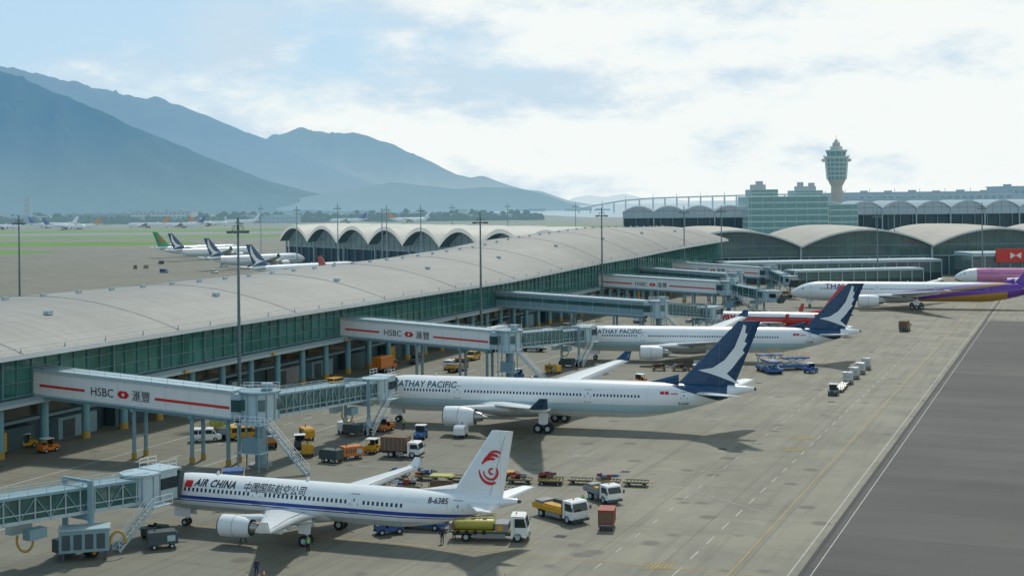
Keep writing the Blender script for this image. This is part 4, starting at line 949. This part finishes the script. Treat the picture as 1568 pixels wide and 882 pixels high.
def van(loc,rz,mt,name='van'):
    E=group(name,(*loc,0),rz); g=MB(); hw=.9
    g.prism([(-2.3,.4),(2.3,.4),(2.35,.95),(1.7,1.15),(1.05,1.95),(-2.15,2.0),(-2.3,1.4)],-hw,hw,mt)
    g.poly([(1.72,-hw+.1,1.18),(1.72,hw-.1,1.18),(1.12,hw-.15,1.9),(1.12,-hw+.15,1.9)],M['carglass'])
    for s_ in (-1,1):
        y=s_*(hw+.012)
        for a,b in ((-2.0,-1.1),(-1.0,-.1),(0,.95)): g.poly([(a,y,1.2),(b,y,1.2),(b,y,1.78),(a,y,1.78)],M['carglass'])
        g.poly([(1.0,y,1.2),(1.5,y,1.2),(1.05,y,1.75)],M['carglass'])
    g.poly([(-2.31,-hw+.15,1.3),(-2.31,hw-.15,1.3),(-2.2,hw-.15,1.85),(-2.2,-hw+.15,1.85)],M['carglass'])
    g.box((2.25,-hw,.35),(2.42,hw,.6),M['dsteel']); g.cyl((0,0,2),(0,0,2.18),.12,.1,M['beacon'],8); wheels(g,[-1.45,1.4],1.84,.33,.2)
    g.obj('van_body',E,bevel=.05)
def tug(loc,rz,mt,name='tow_tractor',canopy=True):
    E=group(name,(*loc,0),rz); g=MB()
    g.prism([(-1.5,.35),(1.5,.35),(1.5,.95),(.3,1.05),(.2,.75),(-.5,.75),(-.6,1.15),(-1.5,1.1)],-.75,.75,mt)
    g.box((-.55,-.5,.76),(-.1,.5,.9),M['black']); g.box((-.58,-.5,.9),(-.5,.5,1.35),M['black']); g.cyl((.3,0,1),(.05,0,1.3),.03,.03,M['dsteel'],6); g.cyl((.05,0,1.28),(.03,0,1.32),.2,.2,M['black'],12)
    if canopy:
        for x in (.35,-.75):
            for y in (-.65,.65): g.beam((x,y,1),(x,y,1.95),.06,.06,mt)
        g.box((-.95,-.8,1.95),(.5,.8,2.03),M['white']); g.poly([(.39,-.62,1.1),(.39,.62,1.1),(.37,.62,1.9),(.37,-.62,1.9)],M['carglass'])
    for s_ in (-1,1): g.cbox((1.52,s_*.5,.8),(.06,.2,.15),M['lamp'])
    g.box((-1.7,-.15,.4),(-1.5,.15,.6),M['dsteel']); wheels(g,[-.95,.95],1.6,.34,.22); g.obj('tractor_body',E,bevel=.03)
def dolly(loc,rz,load=None,lm=None,name='baggage_dolly'):
    E=group(name,(*loc,0),rz); g=MB()
    g.box((-1.5,-.78,.42),(1.5,.78,.54),M['dsteel']); g.beam((1.5,0,.45),(2.2,0,.4),.08,.08,M['yellow'])
    for i in range(7): g.cyl((-1.3+i*.43,-.7,.58),(-1.3+i*.43,.7,.58),.05,.05,M['alu'],6)
    for s_ in (-1,1): g.box((-1.5,s_*.78-.03,.54),(1.5,s_*.78+.03,.68),M['hose'])
    wheels(g,[-1.0,1.0],1.4,.2,.14)
    if load=='uld':
        lm=lm or M['alu']; g.add([(x,y,z) for x in (-1.0,1.0) for y,z in ((-.72,.66),(.5,.66),(.9,1.1),(.9,2.25),(-.72,2.25))],[[0,1,2,3,4],[9,8,7,6,5]]+[[i,(i+1)%5,(i+1)%5+5,i+5] for i in range(5)],lm)
        for x in (-1.02,1.0): g.box((x,-.7,1.4),(x+.02,.85,1.46),M['dsteel'])
        g.box((-.9,-.745,.75),(.9,-.72,2.15),M['lsteel']); g.box((-.02,-.76,.75),(.02,-.74,2.15),M['dsteel'])
    elif load=='crate':
        lm=lm or M['darkred']; g.box((-1.2,-.8,.66),(1.2,.8,2.1),lm); g.box((-1.28,-.88,2.1),(1.28,.88,2.2),lm)
        for i in range(4):
            x=-1.2+i*.8
            for s_ in (-1,1): g.box((x-.04,s_*.8-.04,.66),(x+.04,s_*.8+.04,2.1),M['brown'])
        g.box((-1.23,-.7,.8),(-1.2,.7,1.95),M['brown'])
    elif load=='bags':
        r=random.Random(int(loc[0]*7))
        for k in range(12):
            x=-1.2+r.random()*2.2; y=-.5+r.random(); z=.66+(k//6)*.35; g.cbox((x,y,z+.17),(.65,.42,.33),r.choice([M['black'],M['blue'],M['grey'],M['darkred'],M['brown']]))
    elif load=='cover':
        for x in (-1.4,1.4):
            for y in (-.7,.7): g.beam((x,y,.6),(x,y,1.8),.05,.05,M['dsteel'])
        g.prism([(-1.5,1.8),(1.5,1.8),(1.3,2.0),(-1.3,2.0)],-.85,.85,lm or M['yellow']); g.box((-1.3,-.65,.66),(1.3,.65,1.2),M['brown'])
    g.obj('dolly_body',E,bevel=.015)
def belt_loader(loc,rz,mt,name='belt_loader'):
    E=group(name,(*loc,0),rz); g=MB()
    g.prism([(-3,.4),(3,.4),(3,.9),(1.2,.95),(1.0,.8),(-3,.8)],-.95,.95,mt); g.beam((-3.4,.2,1.0),(3.9,.2,2.5),1.0,.22,M['dsteel'])
    for y in (-.33,.73): g.beam((-3.4,y,1.15),(3.9,y,2.65),.1,.32,mt)
    for i in range(12): p=V((-3.3,.2,1.14)).lerp(V((3.8,.2,2.64)),i/11); g.cyl((p.x,-.25,p.z),(p.x,.65,p.z),.07,.07,M['black'],6)
    g.beam((1.2,.2,.9),(2.2,.2,2.1),.15,.15,M['lsteel']); g.box((.1,-.9,.8),(.9,-.4,1.2),M['black']); railing(g,(-1,-.35,1.6),(3.6,-.35,2.6),.7,1.2,mt)
    wheels(g,[-2.0,2.0],1.95,.38,.25); g.obj('loader_body',E,bevel=.02)
def hiloader(loc,rz,mt,name='cargo_loader'):
    E=group(name,(*loc,0),rz); g=MB()
    g.box((-4,-1.5,.45),(4,1.5,.95),mt); g.box((-3.8,-1.3,2.2),(1.8,1.3,2.5),mt); g.box((2,-1.4,3.0),(4.3,1.4,3.25),mt)
    for s_ in (-1,1):
        g.beam((-3,s_*1.1,.9),(1.2,s_*1.1,2.2),.16,.2,M['lsteel']); g.beam((-3,s_*1.1,2.2),(1.2,s_*1.1,.9),.16,.2,M['lsteel']); g.beam((2.3,s_*1.2,.9),(4,s_*1.2,3),.16,.2,M['lsteel']); g.beam((4,s_*1.2,.9),(2.3,s_*1.2,3),.16,.2,M['lsteel'])
        railing(g,(-3.8,s_*1.3,2.5),(1.8,s_*1.3,2.5),.9,1.4,M['yellow']); railing(g,(2,s_*1.4,3.25),(4.3,s_*1.4,3.25),1,.8,M['yellow'])
    for i in range(10): g.cyl((-3.5+i*.56,-1.2,2.53),(-3.5+i*.56,1.2,2.53),.06,.06,M['alu'],6)
    wheels(g,[-3,-2,3],2.9,.45,.35); g.obj('loader_body',E,bevel=.02)
def gpu(loc,rz,mt,name='ground_power_unit'):
    E=group(name,(*loc,0),rz); g=MB(); g.prism([(-1.5,.5),(1.5,.5),(1.5,1.5),(1.2,1.8),(-1.5,1.8)],-.8,.8,mt)
    for i in range(5): g.box((-1.2+i*.35,-.83,.9),(-1.0+i*.35,-.8,1.5),M['dsteel'])
    g.box((.4,-.83,.8),(1.2,-.8,1.4),M['lsteel']); g.cyl((-.8,0,1.8),(-.8,0,2.2),.08,.08,M['dsteel'],8); g.beam((1.5,0,.45),(2.4,0,.4),.08,.08,M['dsteel']); wheels(g,[-.9,.9],1.5,.28,.18); g.obj('unit_body',E,bevel=.03)
rd=math.radians
truck((-2.6,143.6),rd(-6),7.9,2.35,M['white'],'tank',M['lime'],2.7,name='fuel_truck')
truck((5.0,152.6),rd(-52),7.0,2.3,M['white'],'flat',M['yellow'],2.5)
truck((10.3,161.5),rd(-60),5.2,2.0,M['white'],'flat',M['grey'],2.2)
dolly((9.9,148),rd(80),'crate')
belt_loader((-10.2,148.8),rd(160),M['blue']); hiloader((-33.5,163),rd(100),M['blue'])
tug((-13.5,146.6),rd(20),M['blue'])
for i,(x,y) in enumerate(((4.5,172),(8.2,171.2),(11.6,170.3),(15,169.6))): dolly((x,y),rd(-14),['bags',None,'bags',None][i])
for i in range(6): dolly((-15+i*3.9,175.5-i*.9),rd(-13),[ 'bags','bags',None,'cover','bags',None][i],M['hose'] if i==3 else M['brown'])
for i in range(5): dolly((-17+i*4.0,169.4-i*.8),rd(-12),['bags','bags','cover','bags',None][i],M['lime'])
tug((-1.5,174.8),rd(-13),M['yellow'])
for i in range(5): dolly((60.5+i*3.0,253+i*7.2),rd(67),'uld' if i else None,name='cargo_dolly')
for i in range(3): dolly((59.2+i*1.2,249.5+i*3.4),rd(67),None,name='cargo_dolly')
tug((57.2,245.5),rd(248),M['dsteel'])
van((105,367.5),rd(60),M['brown']); truck((103,361),rd(66),6,2.2,M['yellow'],'box',M['brown'],2.2,2.4)
hiloader((52,279),rd(100),M['blue']); hiloader((57,283),rd(190),M['blue']); tug((60,277),rd(40),M['blue'])
van((-46,204.5),rd(10),M['white']); van((-40.5,206),rd(20),M['yellow']); truck((-43.5,211),rd(15),6.5,2.2,M['yellow'],'box',M['lime'],2.3,2.5)
truck((-35.8,199.5),rd(110),5,2.1,M['yellow'],'flat',M['orange'],2.2)
truck((-15.6,190.5),rd(-15),5.6,2.2,M['white'],'box',M['brown'],2.2,2.5); tug((-20,194),rd(70),M['yellow']); gpu((-22.5,189.5),rd(30),M['orange'])
gpu((-25,187),rd(150),M['dsteel']); gpu((-29,192),rd(100),M['yellow']); tug((-31,198),rd(100),M['dsteel'])
tug((-71.5,201),rd(30),M['yellow']); tug((-67,197),rd(60),M['orange']); gpu((-74,194),rd(0),M['dsteel'])
truck((-52,262),rd(68),7,2.3,M['yellow'],'box',M['yellow'],2.4,2.8); truck((-27,286),rd(68),7,2.3,M['orange'],'box',M['orange'],2.4,2.9); van((-34,262),rd(65),M['yellow']); van((-21,300),rd(250),M['brown']); truck((-30,250),rd(68),6,2.2,M['white'],'flat',M['brown'],2.3)
for i in range(5): dolly((-33+i*1.3,240+i*3.7),rd(68),['bags','crate','cover','bags','cover'][i],M['brown'])
for i in range(6): van(tuple(F(30+i*17+random.random()*6,8+random.random()*10).xy),TRZ+(math.pi if i%2 else 0),[M['white'],M['yellow'],M['grey'],M['blue'],M['white'],M['brown']][i])
for i in range(7): truck(tuple(F(-55+i*40+random.random()*10,18+random.random()*6).xy),TRZ+rd(random.choice((0,180,90))),6.5,2.3,[M['white'],M['yellow'],M['orange'],M['blue'],M['yellow'],M['white'],M['yellow']][i],random.choice(('box','flat','tank')),[M['lime'],M['white'],M['yellow'],M['white'],M['brown'],M['alu'],M['yellow']][i])
truck((-4,330),rd(60),7,2.3,M['yellow'],'lift',M['white'],2.4,2.8)
for i in range(8): truck((88+i*5.5,482+i*1.0+random.random()*3),rd(random.choice((10,80,190))),6,2.2,random.choice([M['yellow'],M['orange'],M['white']]),random.choice(('box','flat')),random.choice([M['yellow'],M['brown'],M['orange']]),2.2,2.5)
for i in range(5): dolly((70+i*4,400-i*1.2),rd(-15),random.choice(('bags','crate','cover')),M['yellow'])
for i in range(4): dolly((30+i*4,283-i*.8),rd(-12),random.choice(('bags','uld')))
gpu((-36.4,141.5),rd(20),M['dsteel']); tug((-38.5,146.5),rd(70),M['dsteel'],canopy=False)
def aircon():
    E=group('preconditioned_air_unit',(-43.2,137.5,0),rd(15)); g=MB()
    g.box((-2.4,-1.2,.9),(2.4,1.2,3.1),M['steel']); g.box((-2.5,-1.3,3.1),(2.5,1.3,3.22),M['lsteel'])
    for i in range(4): g.box((-2.1+i*1.1,-1.24,1.2),(-1.3+i*1.1,-1.2,2.7),M['dsteel'])
    for x in (-2,2):
        for y in (-1,1): g.box((x-.1,y-.1,0),(x+.1,y+.1,.9),M['dsteel'])
    for i in range(9):
        a0=math.pi*i/9; a1=math.pi*(i+1)/9; g.cyl((3.2-math.cos(a0)*.8,0,1.2+math.sin(a0)*1.3),(3.2-math.cos(a1)*.8,0,1.2+math.sin(a1)*1.3),.14,.14,M['hose'],8)
    g.obj('unit',E,bevel=.03)
aircon()
for i in range(12):
    x,y=[(-58,250),(-20,212),(-26,211),(-14,205),(-31,205),(24,262),(-8,206),(1,272),(8,280),(37,276),(62,350),(70,352)][i]
    (tug if i%2 else gpu)((x,y),rd(random.random()*360),[M['yellow'],M['orange'],M['white'],M['blue']][i%4])
for x,y,mt in ((-205,745,M['dsteel']),(-200,748,M['grey']),(-178,700,M['blue']),(-150,690,M['white']),(-205,800,M['dsteel']),(-160,760,M['white'])):
    van((x,y),rd(random.random()*360),mt)
def cone(x,y):
    E=group('traffic_cone',(x,y,0)); g=MB(); g.box((-.2,-.2,0),(.2,.2,.04),M['orange']); g.cyl((0,0,.04),(0,0,.3),.14,.1,M['orange'],12); g.cyl((0,0,.3),(0,0,.48),.1,.065,M['white'],12); g.cyl((0,0,.48),(0,0,.7),.065,.025,M['orange'],12); g.obj('cone',E)
for p in ((-25.4,129.6),(-24.2,129.3),(-23.9,130.2),(-24.0,128.6),(-1,128),(-20,160)): cone(*p)
# ---------------------------------------------------------------- people
skin_m=mat('skin',(.45,.26,.18),.6,var=.05); hair_m=mat('hair',(.015,.012,.01),.7)
def skin_mesh(verts,edges,rad,sub=1):
    me=D.meshes.new('sk'); me.from_pydata(verts,edges,[]); ob=D.objects.new('sk',me); COL.objects.link(ob)
    ob.modifiers.new('s','SKIN')
    for i,r in enumerate(rad): me.skin_vertices[0].data[i].radius=(r,r) if not isinstance(r,tuple) else r
    me.skin_vertices[0].data[0].use_root=True
    sb=ob.modifiers.new('u','SUBSURF'); sb.levels=sub; sb.render_levels=sub
    bpy.context.view_layer.update(); dg=bpy.context.evaluated_depsgraph_get(); m2=D.meshes.new_from_object(ob.evaluated_get(dg)); D.objects.remove(ob)
    vs=[v.co.copy() for v in m2.vertices]; fs=[list(p.vertices) for p in m2.polygons]; D.meshes.remove(m2); return vs,fs
def person(loc,rz,pose,top,legs,vest=None,name='ground_worker'):
    E=group(name,(*loc,0),rz); g=MB()
    if pose=='walk': ft=((-.10,.30,.06),(.10,-.30,.10)); kn=((-.10,.20,.50),(.10,-.06,.48)); hnd=((-.30,-.22,.88),(.30,.26,.92)); elb=((-.27,-.12,1.13),(.27,.06,1.12))
    elif pose=='reach': ft=((-.13,0,.06),(.13,.05,.06)); kn=((-.12,.03,.50),(.12,.05,.50)); hnd=((-.20,.45,1.28),(.22,.44,1.36)); elb=((-.27,.16,1.12),(.27,.18,1.14))
    else: ft=((-.12,0,.06),(.13,.03,.06)); kn=((-.11,.02,.50),(.11,.04,.50)); hnd=((-.30,.10,.82),(.29,.12,.84)); elb=((-.28,-.02,1.12),(.28,-.02,1.12))
    v=[(0,0,.95),(0,0,1.1),(0,0,1.28),(0,0,1.44),(0,.01,1.53),(0,.02,1.60),(0,.025,1.68)]; r=[(.165,.12),(.15,.11),(.185,.125),(.15,.09),.055,(.075,.085),(.08,.095)]; e=[(0,1),(1,2),(2,3),(3,4),(4,5),(5,6)]
    for k in (0,1):
        s_=(-1,1)[k]; n=len(v)
        v+=[(s_*.10,0,.88),kn[k],(ft[k][0],ft[k][1]-.02,ft[k][2]+.04),(ft[k][0],ft[k][1]+.15,.05)]; r+=[.10,.068,.05,.045]; e+=[(0,n),(n,n+1),(n+1,n+2),(n+2,n+3)]
        n=len(v); w=V(hnd[k])
        v+=[(s_*.19,0,1.42),elb[k],tuple(w)]; r+=[.062,.048,.033]; e+=[(3,n),(n,n+1),(n+1,n+2)]
    vs,fs=skin_mesh(v,e,r,2)
    for f in fs:
        c=sum((vs[i] for i in f),V())/len(f)
        hand=any((c-V(h)).length<.05 for h in hnd)
        if hand: mt=skin_m
        elif c.z>1.50: mt=hair_m if (c.z>1.69 or (c.y<-.015 and c.z>1.58)) else skin_m
        elif c.z<.10: mt=M['black']
        elif c.z<.93: mt=legs if abs(c.x)<.235 or c.z<.7 else top
        else: mt=(vest if vest and abs(c.x)<.21 else top)
        g.add([vs[i] for i in f],[list(range(len(f)))],mt,True)
    for s_ in (-1,1):
        g.cbox((s_*.032,.122,1.655),(.02,.012,.012),hair_m); g.cyl((s_*.083,.02,1.66),(s_*.098,.01,1.66),.03,.018,skin_m,8)
    g.loft([[(-.012,.115,1.655),(.012,.115,1.655),(0,.12,1.665)],[(-.018,.12,1.625),(.018,.12,1.625),(0,.148,1.628)]],skin_m); g.cbox((0,.118,1.60),(.045,.012,.01),M['darkred'])
    if vest:
        for z in (1.12,1.25): 
            n=16; g.loft([[(.205*math.cos(i*2*math.pi/n),.145*math.sin(i*2*math.pi/n),zz) for i in range(n)] for zz in (z,z+.04)],M['lamp'],False)
    for k in (0,1):
        h=V(hnd[k]); d=(h-V(elb[k])).normalized(); sx=V((1,0,0)); sx=(sx-d*sx.dot(d)).normalized(); pn=d.cross(sx)
        hv=[tuple(h),tuple(h+d*.05),tuple(h+d*.085)]; hr=[.028,.034,.03]; he=[(0,1),(1,2)]
        for j,(o,l) in enumerate(((-.03,.062),(-.01,.075),(.011,.07),(.03,.055))):
            n=len(hv); b=h+d*.085; cu=pn*(.012 if k else -.012)
            hv+=[tuple(b+sx*o),tuple(b+sx*o+d*l*.5+cu),tuple(b+sx*o*1.05+d*l+cu*2.5)]; hr+=[.010,.009,.008]; he+=[(2,n),(n,n+1),(n+1,n+2)]
        n=len(hv); th=(1 if k==0 else -1); hv+=[tuple(h+d*.04+sx*th*.035),tuple(h+d*.075+sx*th*.058)]; hr+=[.012,.009]; he+=[(1,n),(n,n+1)]
        a_,b_=skin_mesh(hv,he,hr,1); g.add(a_,b_,skin_m,True)
    g.obj('body',E,fix=False)
vest_g=mat('hi_vis_green',(.15,.5,.10),.6,var=.08); vest_o=mat('hi_vis_orange',(.6,.18,.04),.6,var=.08); navy=mat('navy_uniform',(.02,.035,.09),.8,var=.2); dk_=mat('dark_trousers',(.02,.025,.03),.8,var=.2); gu=mat('green_overalls',(.04,.22,.10),.8,var=.15)
person((-21.0,139.0),rd(160),'stand',gu,dk_,vest_g)
person((-24.6,130.2),rd(20),'walk',navy,navy,None)
person((-7.6,142.2),rd(200),'stand',navy,dk_,None)
person((-6.4,143.6),rd(150),'reach',navy,dk_,vest_o)
person((-17.2,213.5),rd(180),'stand',gu,dk_,vest_g)
person((-28.5,143.5),rd(250),'walk',navy,dk_,vest_g)
person((-30.5,188),rd(100),'stand',navy,dk_,vest_o)
person((7.8,157.0),rd(40),'reach',navy,dk_,vest_g)
